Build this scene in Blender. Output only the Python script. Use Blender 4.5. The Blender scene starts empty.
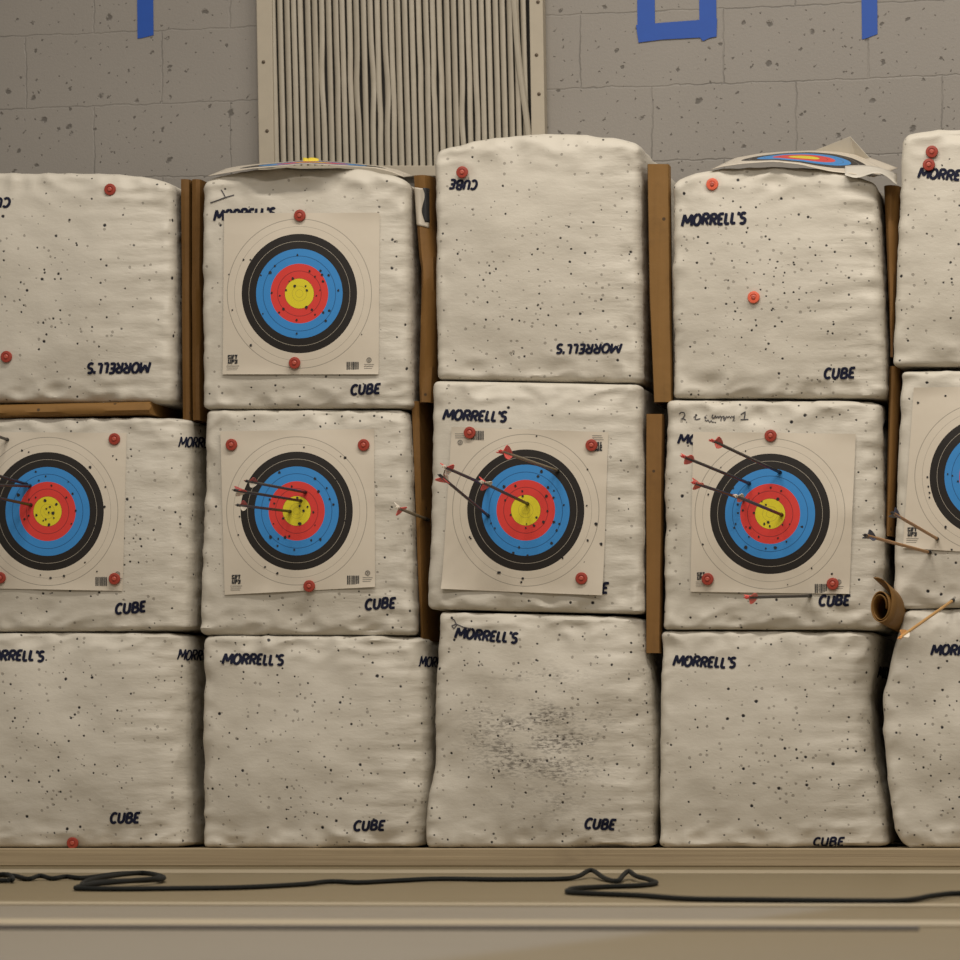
import bpy, math, random
from mathutils import Vector, Matrix, noise

random.seed(7)
SC = bpy.context.scene
COL = SC.collection

# ------------------------------------------------------------------ camera model
FPX, DIST, YAW, HZ, ROLL = 4113.0, 11.0, math.radians(11.0), 770.0, 0.0037
HC = 0.2616                       # lens height above the floor
CAM = Vector((0, -DIST, HC))
FW = Vector((-math.sin(YAW), math.cos(YAW), 0))
RT = Vector((math.cos(YAW), math.sin(YAW), 0))
UP = Vector((0, 0, 1))
CR, SR = math.cos(ROLL), math.sin(ROLL)

def proj(P):
    d = P - CAM
    k = d.dot(FW)
    a, b = FPX * d.dot(RT) / k, FPX * d.z / k
    return 480 + a * CR - b * SR, HZ - (a * SR + b * CR)

def ray(px, py):
    a_, b_ = px - 480, HZ - py
    a, b = a_ * CR + b_ * SR, -a_ * SR + b_ * CR
    return FW + RT * (a / FPX) + UP * (b / FPX)

def at_y(px, py, y):              # point of the world plane Y = y seen there
    r = ray(px, py)
    return CAM + r * ((y + DIST) / r.y)

def at_z(px, py, z):              # point of the horizontal plane Z = z
    r = ray(px, py)
    return CAM + r * ((z - HC) / r.z)

# ------------------------------------------------------------------ materials
def new_mat(name):
    m = bpy.data.materials.new(name)
    m.use_nodes = True
    nt = m.node_tree
    return m, nt, nt.nodes['Principled BSDF']

def N(nt, t, **kw):
    n = nt.nodes.new(t)
    for k, v in kw.items():
        setattr(n, k, v)
    return n

def math_n(nt, op, a, b=None, c=None):
    n = N(nt, 'ShaderNodeMath', operation=op)
    for i, v in enumerate((a, b, c)):
        if v is None: continue
        if isinstance(v, (int, float)): n.inputs[i].default_value = v
        else: nt.links.new(v, n.inputs[i])
    return n.outputs[0]

def mix_c(nt, fac, a, b):
    n = N(nt, 'ShaderNodeMix', data_type='RGBA')
    for sock, v in ((n.inputs[0], fac), (n.inputs[6], a), (n.inputs[7], b)):
        if isinstance(v, (int, float)): sock.default_value = v
        elif isinstance(v, tuple): sock.default_value = (*v, 1) if len(v) == 3 else v
        else: nt.links.new(v, sock)
    return n.outputs[2]

def noise_n(nt, vec, scale, detail=3, rough=0.55):
    n = N(nt, 'ShaderNodeTexNoise')
    n.inputs['Scale'].default_value = scale
    n.inputs['Detail'].default_value = detail
    n.inputs['Roughness'].default_value = rough
    if vec is not None: nt.links.new(vec, n.inputs['Vector'])
    return n.outputs['Fac']

def mapped(nt, vec, scale=(1, 1, 1), loc=(0, 0, 0)):
    n = N(nt, 'ShaderNodeMapping')
    n.inputs['Scale'].default_value = scale
    n.inputs['Location'].default_value = loc
    nt.links.new(vec, n.inputs['Vector'])
    return n.outputs[0]

def bump(nt, bsdf, h, strength, dist):
    n = N(nt, 'ShaderNodeBump')
    n.inputs['Strength'].default_value = strength
    n.inputs['Distance'].default_value = dist
    nt.links.new(h, n.inputs['Height'])
    nt.links.new(n.outputs[0], bsdf.inputs['Normal'])

def plain(name, col, rough=0.5, var=0.12, scale=30.0, bumpd=0.0, metallic=0.0, spec=0.5):
    m, nt, b = new_mat(name)
    tc = N(nt, 'ShaderNodeTexCoord').outputs['Object']
    f = noise_n(nt, tc, scale)
    dark = tuple(c * (1 - var) for c in col)
    lite = tuple(min(1, c * (1 + var)) for c in col)
    nt.links.new(mix_c(nt, f, dark, lite), b.inputs['Base Color'])
    b.inputs['Roughness'].default_value = rough
    b.inputs['Metallic'].default_value = metallic
    b.inputs['Specular IOR Level'].default_value = spec
    if bumpd: bump(nt, b, f, 0.6, bumpd)
    return m

def ramp_step(nt, v, lo, hi):
    n = N(nt, 'ShaderNodeMapRange', interpolation_type='SMOOTHSTEP')
    nt.links.new(v, n.inputs[0])
    n.inputs[1].default_value, n.inputs[2].default_value = lo, hi
    return n.outputs[0]

BAG = (0.575, 0.54, 0.468)

def bag_material(seed, big=0.5, small=0.5, smudge=0.0, tone=1.0):
    """woven white plastic bag, pricked by arrows"""
    m, nt, b = new_mat('punctured_bag_fabric')
    tc = N(nt, 'ShaderNodeTexCoord').outputs['Object']
    rs = random.Random(seed)
    off = mapped(nt, tc, (1, 1, 1), (rs.uniform(0, 9), rs.uniform(0, 9), rs.uniform(0, 9)))
    sep = N(nt, 'ShaderNodeSeparateXYZ'); nt.links.new(tc, sep.inputs[0])
    # distance from the face centre (origin is the base centre of the cube)
    dx = math_n(nt, 'MULTIPLY', sep.outputs[0], 3.4)
    dz = math_n(nt, 'MULTIPLY', math_n(nt, 'SUBTRACT', sep.outputs[2], 0.29), 3.4)
    rad = math_n(nt, 'SQRT', math_n(nt, 'ADD', math_n(nt, 'MULTIPLY', dx, dx), math_n(nt, 'MULTIPLY', dz, dz)))
    cen = math_n(nt, 'MULTIPLY', ramp_step(nt, rad, 1.25, 0.15), 0.35)
    stain = noise_n(nt, off, 3.0, 4, 0.6)
    col = mix_c(nt, stain, tuple(c * 0.93 * tone for c in (BAG[0], BAG[1] * 0.985, BAG[2] * 0.95)),
                tuple(c * 1.04 * tone for c in BAG))
    streak = noise_n(nt, mapped(nt, off, (3, 3, 40)), 1.0, 5, 0.65)
    col = mix_c(nt, math_n(nt, 'MULTIPLY', ramp_step(nt, streak, 0.58, 0.76), 0.05), col, (0.38, 0.34, 0.27))
    holes = None
    for (sc, keep, r0, r1, dark, op, rnd) in ((27.0, big, 0.075, 0.075, (0.010, 0.009, 0.012), 1.0, 1),
                                        (44.0, small * 0.95, 0.10, 0.085, (0.018, 0.016, 0.014), 0.97, 2),
                                        (56.0, small * 0.8, 0.16, 0.13, (0.15, 0.13, 0.105), 0.55, 3)):
        v = N(nt, 'ShaderNodeTexVoronoi')
        v.inputs['Scale'].default_value = sc
        wob = N(nt, 'ShaderNodeVectorMath', operation='ADD')
        nt.links.new(mapped(nt, off, (1, 1, 1), (rnd * 3.1, 0, rnd)), wob.inputs[0])
        nz = N(nt, 'ShaderNodeTexNoise'); nz.inputs['Scale'].default_value = 120
        nt.links.new(off, nz.inputs['Vector'])
        sc_n = N(nt, 'ShaderNodeVectorMath', operation='SCALE'); sc_n.inputs['Scale'].default_value = 0.0035
        nt.links.new(nz.outputs['Color'], sc_n.inputs[0])
        nt.links.new(sc_n.outputs[0], wob.inputs[1])
        nt.links.new(wob.outputs[0], v.inputs['Vector'])
        cs = N(nt, 'ShaderNodeSeparateColor'); nt.links.new(v.outputs['Color'], cs.inputs[0])
        prob = math_n(nt, 'ADD', math_n(nt, 'MULTIPLY', cen, 1.1), keep * 0.62)
        on = math_n(nt, 'LESS_THAN', cs.outputs[0], prob)
        size = math_n(nt, 'ADD', math_n(nt, 'MULTIPLY', cs.outputs[1], r1), r0 - r1 * 0.4)
        inside = ramp_step(nt, math_n(nt, 'SUBTRACT', v.outputs['Distance'], size), 0.05, -0.03)
        hit = math_n(nt, 'MULTIPLY', math_n(nt, 'MULTIPLY', on, inside), op)
        col = mix_c(nt, hit, col, dark)
        holes = hit if holes is None else math_n(nt, 'MAXIMUM', holes, hit)
    if smudge:
        s1 = noise_n(nt, mapped(nt, off, (6, 6, 17)), 1.0, 3, 0.55)
        s2 = noise_n(nt, mapped(nt, off, (60, 60, 190)), 1.0, 4, 0.7)
        core = ramp_step(nt, rad, 0.95, 0.2)
        k = math_n(nt, 'MULTIPLY', math_n(nt, 'MULTIPLY', ramp_step(nt, s1, 0.36, 0.62), ramp_step(nt, s2, 0.42, 0.62)), core)
        col = mix_c(nt, math_n(nt, 'MULTIPLY', k, smudge), col, (0.10, 0.085, 0.07))
    nt.links.new(col, b.inputs['Base Color'])
    b.inputs['Roughness'].default_value = 0.5
    b.inputs['Specular IOR Level'].default_value = 0.35
    rib = noise_n(nt, mapped(nt, off, (9, 9, 38)), 1.0, 3, 0.5)
    ribk = math_n(nt, 'ADD', math_n(nt, 'MULTIPLY', ramp_step(nt, sep.outputs[0], 0.02, 0.26), 0.9), 0.22)
    fine = noise_n(nt, mapped(nt, off, (30, 30, 55)), 1.0, 5, 0.62)
    h = math_n(nt, 'ADD', math_n(nt, 'MULTIPLY', rib, ribk), math_n(nt, 'MULTIPLY', fine, 0.42))
    h = math_n(nt, 'SUBTRACT', h, math_n(nt, 'MULTIPLY', holes, 0.35))
    bump(nt, b, h, 0.5, 0.006)
    return m

def target_material(name='target_face_paper', fade=0.0):
    """printed ten ring face; UV is measured in radii of the outermost ring"""
    m, nt, b = new_mat(name)
    uv = N(nt, 'ShaderNodeUVMap'); uv.uv_map = 'rings'
    ln = N(nt, 'ShaderNodeVectorMath', operation='LENGTH')
    nt.links.new(uv.outputs[0], ln.inputs[0])
    r = math_n(nt, 'DIVIDE', ln.outputs['Value'], 1.25)
    cr = N(nt, 'ShaderNodeValToRGB'); nt.links.new(r, cr.inputs[0])
    ramp = cr.color_ramp; ramp.interpolation = 'CONSTANT'
    paper = (0.625, 0.565, 0.470)
    Y, R, B, K, G = (0.70, 0.60, 0.030), (0.66, 0.052, 0.042), (0.043, 0.245, 0.60), (0.020, 0.017, 0.015), (0.33, 0.30, 0.25)
    lt = 0.010
    st = [(0, Y), (.05 - lt * .6, (.42, .36, .04)), (.05 + lt * .1, Y), (.1 - lt * .6, (.40, .34, .04)), (.1 + lt * .1, Y),
          (.2, (.25, .05, .03)), (.2 + lt * .5, R), (.3 - lt * .5, (.30, .03, .03)), (.3 + lt * .3, R),
          (.4, B), (.5 - lt * .5, (.02, .11, .28)), (.5 + lt * .3, B), (.6, K), (.7 - lt * .5, (.42, .38, .31)), (.7 + lt * .3, K),
          (.8, paper), (.9 - lt * .5, G), (.9 + lt * .2, paper), (1 - lt * .5, G), (1 + lt * .2, paper)]
    while len(ramp.elements) < len(st): ramp.elements.new(0.5)
    for e, (p, c) in zip(ramp.elements, st): e.position = p / 1.25
    for e, (p, c) in zip(ramp.elements, st): e.position = p / 1.25; e.color = (*c, 1)
    tc = N(nt, 'ShaderNodeTexCoord').outputs['Object']
    f = noise_n(nt, tc, 9, 4)
    tint = mix_c(nt, f, (0.95, 0.94, 0.92), (1.0, 1.0, 1.0))
    mul = N(nt, 'ShaderNodeMix', data_type='RGBA', blend_type='MULTIPLY')
    mul.inputs[0].default_value = 1
    nt.links.new(cr.outputs[0], mul.inputs[6]); nt.links.new(tint, mul.inputs[7])
    nt.links.new(mul.outputs[2], b.inputs['Base Color'])
    b.inputs['Roughness'].default_value = 0.42
    b.inputs['Specular IOR Level'].default_value = 0.3
    bump(nt, b, noise_n(nt, tc, 14, 2), 0.25, 0.004)
    return m

def cardboard_material(name, col, axis='z'):
    m, nt, b = new_mat(name)
    tc = N(nt, 'ShaderNodeTexCoord').outputs['Object']
    sc = (60, 60, 4) if axis == 'z' else (4, 60, 60)
    f = noise_n(nt, mapped(nt, tc, sc), 1.0, 3)
    g = noise_n(nt, tc, 11, 4)
    c1 = mix_c(nt, f, tuple(c * 0.8 for c in col), tuple(c * 1.12 for c in col))
    c2 = mix_c(nt, math_n(nt, 'MULTIPLY', ramp_step(nt, g, 0.55, 0.75), 0.35), c1, tuple(c * 0.5 for c in col))
    v = N(nt, 'ShaderNodeTexVoronoi'); v.inputs['Scale'].default_value = 22; nt.links.new(tc, v.inputs['Vector'])
    cs = N(nt, 'ShaderNodeSeparateColor'); nt.links.new(v.outputs['Color'], cs.inputs[0])
    hit = math_n(nt, 'MULTIPLY', math_n(nt, 'LESS_THAN', cs.outputs[0], 0.35), ramp_step(nt, v.outputs['Distance'], 0.13, 0.08))
    nt.links.new(mix_c(nt, math_n(nt, 'MULTIPLY', hit, 0.8), c2, (0.03, 0.02, 0.012)), b.inputs['Base Color'])
    b.inputs['Roughness'].default_value = 0.62
    b.inputs['Specular IOR Level'].default_value = 0.3
    bump(nt, b, g, 0.4, 0.006)
    return m

def block_wall_material():
    m, nt, b = new_mat('painted_concrete_block')
    tc = N(nt, 'ShaderNodeTexCoord').outputs['Object']
    sep = N(nt, 'ShaderNodeSeparateXYZ'); nt.links.new(tc, sep.inputs[0])
    wob = noise_n(nt, tc, 18, 3)
    cmb = N(nt, 'ShaderNodeCombineXYZ')
    w = math_n(nt, 'MULTIPLY', math_n(nt, 'SUBTRACT', wob, 0.5), 0.018)
    nt.links.new(math_n(nt, 'ADD', sep.outputs[0], w), cmb.inputs[0])
    nt.links.new(math_n(nt, 'ADD', sep.outputs[2], w), cmb.inputs[1])
    br = N(nt, 'ShaderNodeTexBrick')
    br.offset, br.offset_frequency = 0.5, 2
    for k, v in (('Scale', 1.0), ('Mortar Size', 0.0035), ('Mortar Smooth', 0.9), ('Bias', 0.0), ('Brick Width', BLOCK_W), ('Row Height', BLOCK_H)):
        br.inputs[k].default_value = v
    nt.links.new(cmb.outputs[0], br.inputs['Vector'])
    base = noise_n(nt, tc, 2.2, 4)
    speck = noise_n(nt, tc, 130, 3, 0.7)
    c = mix_c(nt, base, (0.250, 0.228, 0.200), (0.300, 0.275, 0.243))
    c = mix_c(nt, math_n(nt, 'MULTIPLY', speck, 0.22), c, (0.20, 0.19, 0.175))
    jn = ramp_step(nt, noise_n(nt, tc, 5, 3), 0.35, 0.7)
    jm = math_n(nt, 'MULTIPLY', br.outputs['Fac'], math_n(nt, 'ADD', math_n(nt, 'MULTIPLY', jn, 0.6), 0.08))
    c = mix_c(nt, jm, c, (0.12, 0.112, 0.10))
    pits = None
    for sc, keep, r in ((10.0, 0.42, 0.10), (17.0, 0.42, 0.10), (38.0, 0.30, 0.12)):
        v = N(nt, 'ShaderNodeTexVoronoi', voronoi_dimensions='2D')
        v.inputs['Scale'].default_value = sc
        wv = N(nt, 'ShaderNodeCombineXYZ')
        w2 = math_n(nt, 'MULTIPLY', noise_n(nt, tc, 60, 3), 0.025)
        nt.links.new(math_n(nt, 'ADD', sep.outputs[0], w2), wv.inputs[0])
        nt.links.new(math_n(nt, 'ADD', sep.outputs[2], w2), wv.inputs[1])
        nt.links.new(wv.outputs[0], v.inputs['Vector'])
        cs = N(nt, 'ShaderNodeSeparateColor'); nt.links.new(v.outputs['Color'], cs.inputs[0])
        on = math_n(nt, 'LESS_THAN', cs.outputs[0], keep)
        sz = math_n(nt, 'ADD', math_n(nt, 'MULTIPLY', cs.outputs[1], r * 0.8), r * 0.25)
        hit = math_n(nt, 'MULTIPLY', on, ramp_step(nt, math_n(nt, 'SUBTRACT', v.outputs['Distance'], sz), 0.02, -0.05))
        pits = hit if pits is None else math_n(nt, 'MAXIMUM', pits, hit)
    c = mix_c(nt, math_n(nt, 'MULTIPLY', pits, 0.78), c, (0.075, 0.066, 0.055))
    nt.links.new(c, b.inputs['Base Color'])
    b.inputs['Roughness'].default_value = 0.55
    h = math_n(nt, 'SUBTRACT', math_n(nt, 'MULTIPLY', speck, 0.3), math_n(nt, 'MAXIMUM', math_n(nt, 'MULTIPLY', br.outputs['Fac'], 0.5), pits))
    bump(nt, b, h, 0.5, 0.005)
    return m

def floor_material():
    """scuffed boards, grey colour on one side of a slanting line, tan wood on the other"""
    m, nt, b = new_mat('worn_wood_floor')
    geo = N(nt, 'ShaderNodeNewGeometry').outputs['Position']
    g = noise_n(nt, mapped(nt, geo, (1.1, 14, 1)), 1.0, 5, 0.6)
    s = noise_n(nt, mapped(nt, geo, (3, 7, 1)), 1.0, 3)
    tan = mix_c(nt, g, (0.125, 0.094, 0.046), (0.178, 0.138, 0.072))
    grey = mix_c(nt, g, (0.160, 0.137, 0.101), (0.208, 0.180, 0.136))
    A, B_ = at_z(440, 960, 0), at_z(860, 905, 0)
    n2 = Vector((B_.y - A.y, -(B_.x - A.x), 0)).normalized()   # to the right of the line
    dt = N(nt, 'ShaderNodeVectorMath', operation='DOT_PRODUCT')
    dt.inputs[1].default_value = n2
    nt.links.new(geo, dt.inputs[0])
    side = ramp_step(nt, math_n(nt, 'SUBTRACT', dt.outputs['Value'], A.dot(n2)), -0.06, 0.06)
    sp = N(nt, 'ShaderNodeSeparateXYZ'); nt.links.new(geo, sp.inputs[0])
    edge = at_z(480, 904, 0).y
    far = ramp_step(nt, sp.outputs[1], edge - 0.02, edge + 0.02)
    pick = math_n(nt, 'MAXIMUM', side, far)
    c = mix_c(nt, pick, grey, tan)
    c = mix_c(nt, math_n(nt, 'MULTIPLY', ramp_step(nt, s, 0.58, 0.78), 0.35), c, (0.12, 0.095, 0.065))
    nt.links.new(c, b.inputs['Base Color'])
    b.inputs['Roughness'].default_value = 0.5
    b.inputs['Specular IOR Level'].default_value = 0.4
    bump(nt, b, g, 0.25, 0.003)
    return m

def wood_material(name, c0, c1):
    m, nt, b = new_mat(name)
    tc = N(nt, 'ShaderNodeNewGeometry').outputs['Position']
    g = noise_n(nt, mapped(nt, tc, (1.3, 30, 160)), 1.0, 5, 0.65)
    s = noise_n(nt, mapped(nt, tc, (5, 5, 9)), 1.0, 3)
    c = mix_c(nt, g, c0, c1)
    c = mix_c(nt, math_n(nt, 'MULTIPLY', ramp_step(nt, s, 0.6, 0.8), 0.3), c, tuple(x * 0.5 for x in c0))
    nt.links.new(c, b.inputs['Base Color'])
    b.inputs['Roughness'].default_value = 0.6
    bump(nt, b, g, 0.4, 0.002)
    return m

# ------------------------------------------------------------------ mesh helpers
class MB:
    def __init__(self): self.v, self.f, self.m, self.uv = [], [], [], {}
    def vert(self, p): self.v.append(Vector(p)); return len(self.v) - 1
    def face(self, ids, m=0): self.f.append(tuple(ids)); self.m.append(m)
    def box(self, lo, hi, m=0):
        x0, y0, z0 = lo; x1, y1, z1 = hi
        i = [self.vert(p) for p in ((x0, y0, z0), (x1, y0, z0), (x1, y1, z0), (x0, y1, z0), (x0, y0, z1), (x1, y0, z1), (x1, y1, z1), (x0, y1, z1))]
        for q in ((0, 3, 2, 1), (4, 5, 6, 7), (0, 1, 5, 4), (1, 2, 6, 5), (2, 3, 7, 6), (3, 0, 4, 7)): self.face([i[k] for k in q], m)
    def prism(self, poly, d, m=0):            # poly: list of 3D points facing the viewer; d: offset vector to the back
        n = len(poly); a = [self.vert(p) for p in poly]; b = [self.vert(Vector(p) + d) for p in poly]
        self.face(a, m); self.face(b[::-1], m)
        for k in range(n): self.face((a[k], b[k], b[(k + 1) % n], a[(k + 1) % n]), m)
    def tube(self, pts, r, n=10, m=0, cap=True):
        pts = [Vector(p) for p in pts]; rings = []
        t0 = (pts[1] - pts[0]).normalized()
        up = Vector((0, 0, 1)) if abs(t0.z) < 0.9 else Vector((1, 0, 0))
        a = t0.cross(up).normalized()
        for k, p in enumerate(pts):
            t = (pts[min(k + 1, len(pts) - 1)] - pts[max(k - 1, 0)])
            t = t.normalized() if t.length > 1e-9 else t0
            a = (a - t * a.dot(t)).normalized(); bb = t.cross(a)
            rr = r[k] if isinstance(r, (list, tuple)) else r
            rings.append([self.vert(p + (a * math.cos(2 * math.pi * j / n) + bb * math.sin(2 * math.pi * j / n)) * rr) for j in range(n)])
        for k in range(len(rings) - 1):
            for j in range(n): self.face((rings[k][j], rings[k][(j + 1) % n], rings[k + 1][(j + 1) % n], rings[k + 1][j]), m)
        if cap: self.face(rings[0][::-1], m); self.face(rings[-1], m)
    def lathe(self, prof, n=28, m=0):         # prof: (radius, distance) with the axis along -Y (towards the viewer)
        rings = []
        for r, d in prof:
            if r < 1e-7: rings.append([self.vert((0, -d, 0))] * n)
            else: rings.append([self.vert((r * math.cos(2 * math.pi * j / n), -d, r * math.sin(2 * math.pi * j / n))) for j in range(n)])
        for k in range(len(rings) - 1):
            for j in range(n):
                q = [rings[k][j], rings[k][(j + 1) % n], rings[k + 1][(j + 1) % n], rings[k + 1][j]]
                q = list(dict.fromkeys(q))
                if len(q) >= 3: self.face(q, m)
    def grid(self, fn, nu, nv, m=0, uvfn=None, close_u=False):
        ids = [[self.vert(fn(i / nu, j / nv)) for j in range(nv + 1)] for i in range(nu + 1)]
        for i in range(nu):
            for j in range(nv): self.face((ids[i][j], ids[i + 1][j], ids[i + 1][j + 1], ids[i][j + 1]), m)
        if uvfn:
            for i in range(nu + 1):
                for j in range(nv + 1): self.uv[ids[i][j]] = uvfn(i / nu, j / nv)
        return ids
    def build(self, name, mats, parent=None, origin=None, smooth=True, solid=0.0, bevel=0.0):
        o_ = Vector(origin) if origin is not None else (parent_loc(parent) if parent else Vector((0, 0, 0)))
        me = bpy.data.meshes.new(name)
        me.from_pydata([tuple(p - o_) for p in self.v], [], self.f)
        for mt in (mats if isinstance(mats, (list, tuple)) else [mats]): me.materials.append(mt)
        for p, mi in zip(me.polygons, self.m): p.material_index = mi; p.use_smooth = smooth
        if self.uv:
            l = me.uv_layers.new(name='rings')
            for lp in me.loops: l.data[lp.index].uv = self.uv.get(lp.vertex_index, (5, 5))
        me.update()
        o = bpy.data.objects.new(name, me); COL.objects.link(o)
        if parent:
            o.parent = parent
            o.location = o_ - parent_loc(parent)
        else: o.location = o_
        if smooth and not solid:
            me.set_sharp_from_angle(angle=math.radians(40))
        if bevel:
            md = o.modifiers.new('bevel', 'BEVEL'); md.width = bevel; md.segments = 2; md.limit_method = 'ANGLE'
        if solid:
            md = o.modifiers.new('solid', 'SOLIDIFY'); md.thickness = solid; md.offset = 0
        return o

LOC = {}
def parent_loc(o):
    p = Vector((0, 0, 0))
    while o is not None: p += o.location; o = o.parent
    return p

def tag(o, label, cat, group=None, kind=None):
    o['label'] = label
    o['category'] = cat
    if group: o['group'] = group
    if kind: o['kind'] = kind
    return o

def struct(o, label=None):
    o['kind'] = 'structure'
    if label: o['label'] = label
    return o

def empty(name, loc):
    o = bpy.data.objects.new(name, None); COL.objects.link(o); o.location = loc
    o.empty_display_size = 0.05
    return o

def lerp_tab(tab, x):
    if x <= tab[0][0]: return tab[0][1]
    for (a, fa), (b, fb) in zip(tab, tab[1:]):
        if x <= b:
            t = (x - a) / (b - a); return fa + (fb - fa) * t
    return tab[-1][1]

def smooth01(a, b, x):
    t = max(0.0, min(1.0, (x - a) / (b - a))); return t * t * (3 - 2 * t)

# ------------------------------------------------------------------ setting
WALL_Y = 0.80
PLANK_Z = 0.049
M_INK = plain('navy_ink', (0.010, 0.012, 0.030), 0.7, 0.2, 40, spec=0.15)
M_PEN = plain('marker_pen', (0.06, 0.055, 0.06), 0.6, 0.2, 40)

BLOCK_W, BLOCK_H = 0.4195, 0.217
joint_z = at_y(128, 105, WALL_Y).z
joint_x = at_y(162, 65, WALL_Y).x
mw = MB(); mw.box((-6, WALL_Y, 0), (6, WALL_Y + 0.2, 4.5))
wall = mw.build('wall_back', block_wall_material(), origin=(joint_x - 20 * BLOCK_W, WALL_Y, joint_z - 7 * BLOCK_H), smooth=False)
struct(wall, 'grey painted concrete block wall with chips behind the stacks')
mf = MB(); mf.box((-6, -13, -0.1), (6, WALL_Y, 0))
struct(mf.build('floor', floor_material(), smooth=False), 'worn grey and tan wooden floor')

def floor_strip(name, pa0, pa1, pb0, pb1, h, mat):
    """strip on the floor whose far edge runs pa0-pa1 and near edge pb0-pb1"""
    A, B_, C, D = (at_z(*p, 0) for p in (pa0, pa1, pb1, pb0))
    mb = MB(); up = Vector((0, 0, h))
    mb.prism([D + up, C + up, B_ + up, A + up], Vector((0, 0, -h)))
    return mb.build(name, mat, origin=(A + B_ + C + D) / 4, smooth=False)

M_STRIP = wood_material('pale_floor_strip', (0.27, 0.225, 0.150), (0.37, 0.31, 0.21))  # paler tone for the lines and strips across the floor
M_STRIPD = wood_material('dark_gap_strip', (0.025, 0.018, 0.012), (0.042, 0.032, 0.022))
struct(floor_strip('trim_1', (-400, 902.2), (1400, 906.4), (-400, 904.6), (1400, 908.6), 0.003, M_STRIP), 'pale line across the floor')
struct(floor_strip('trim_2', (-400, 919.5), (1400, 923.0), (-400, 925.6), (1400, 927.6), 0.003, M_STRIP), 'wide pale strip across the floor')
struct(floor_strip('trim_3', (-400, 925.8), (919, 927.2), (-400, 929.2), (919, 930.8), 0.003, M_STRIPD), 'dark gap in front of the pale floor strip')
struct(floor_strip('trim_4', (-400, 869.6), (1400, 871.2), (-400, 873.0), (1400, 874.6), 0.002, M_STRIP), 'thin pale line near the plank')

# long plank under the stacks
mp = MB()
mp.box((-4.2, -0.05, 0), (3.2, 0.62, PLANK_Z))
pl = mp.build('base_plank', wood_material('sawn_timber', (0.17, 0.122, 0.066), (0.54, 0.43, 0.27)), origin=(-0.5, 0.3, 0), smooth=False, bevel=0.003)
tag(pl, 'long sawn wooden plank lying on the floor under the bottom row of bags', 'plank')

# ------------------------------------------------------------------ foam cubes
NX, NY = 72, 22
def spaced(n): return [0.5 * s + 0.5 * math.sin(s * math.pi / 2) for s in (2 * i / n - 1 for i in range(n + 1))]
TX, TY = spaced(NX), spaced(NY)

def g1(t): t = abs(2 * t - 1); return 1 - t ** 2.6

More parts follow.
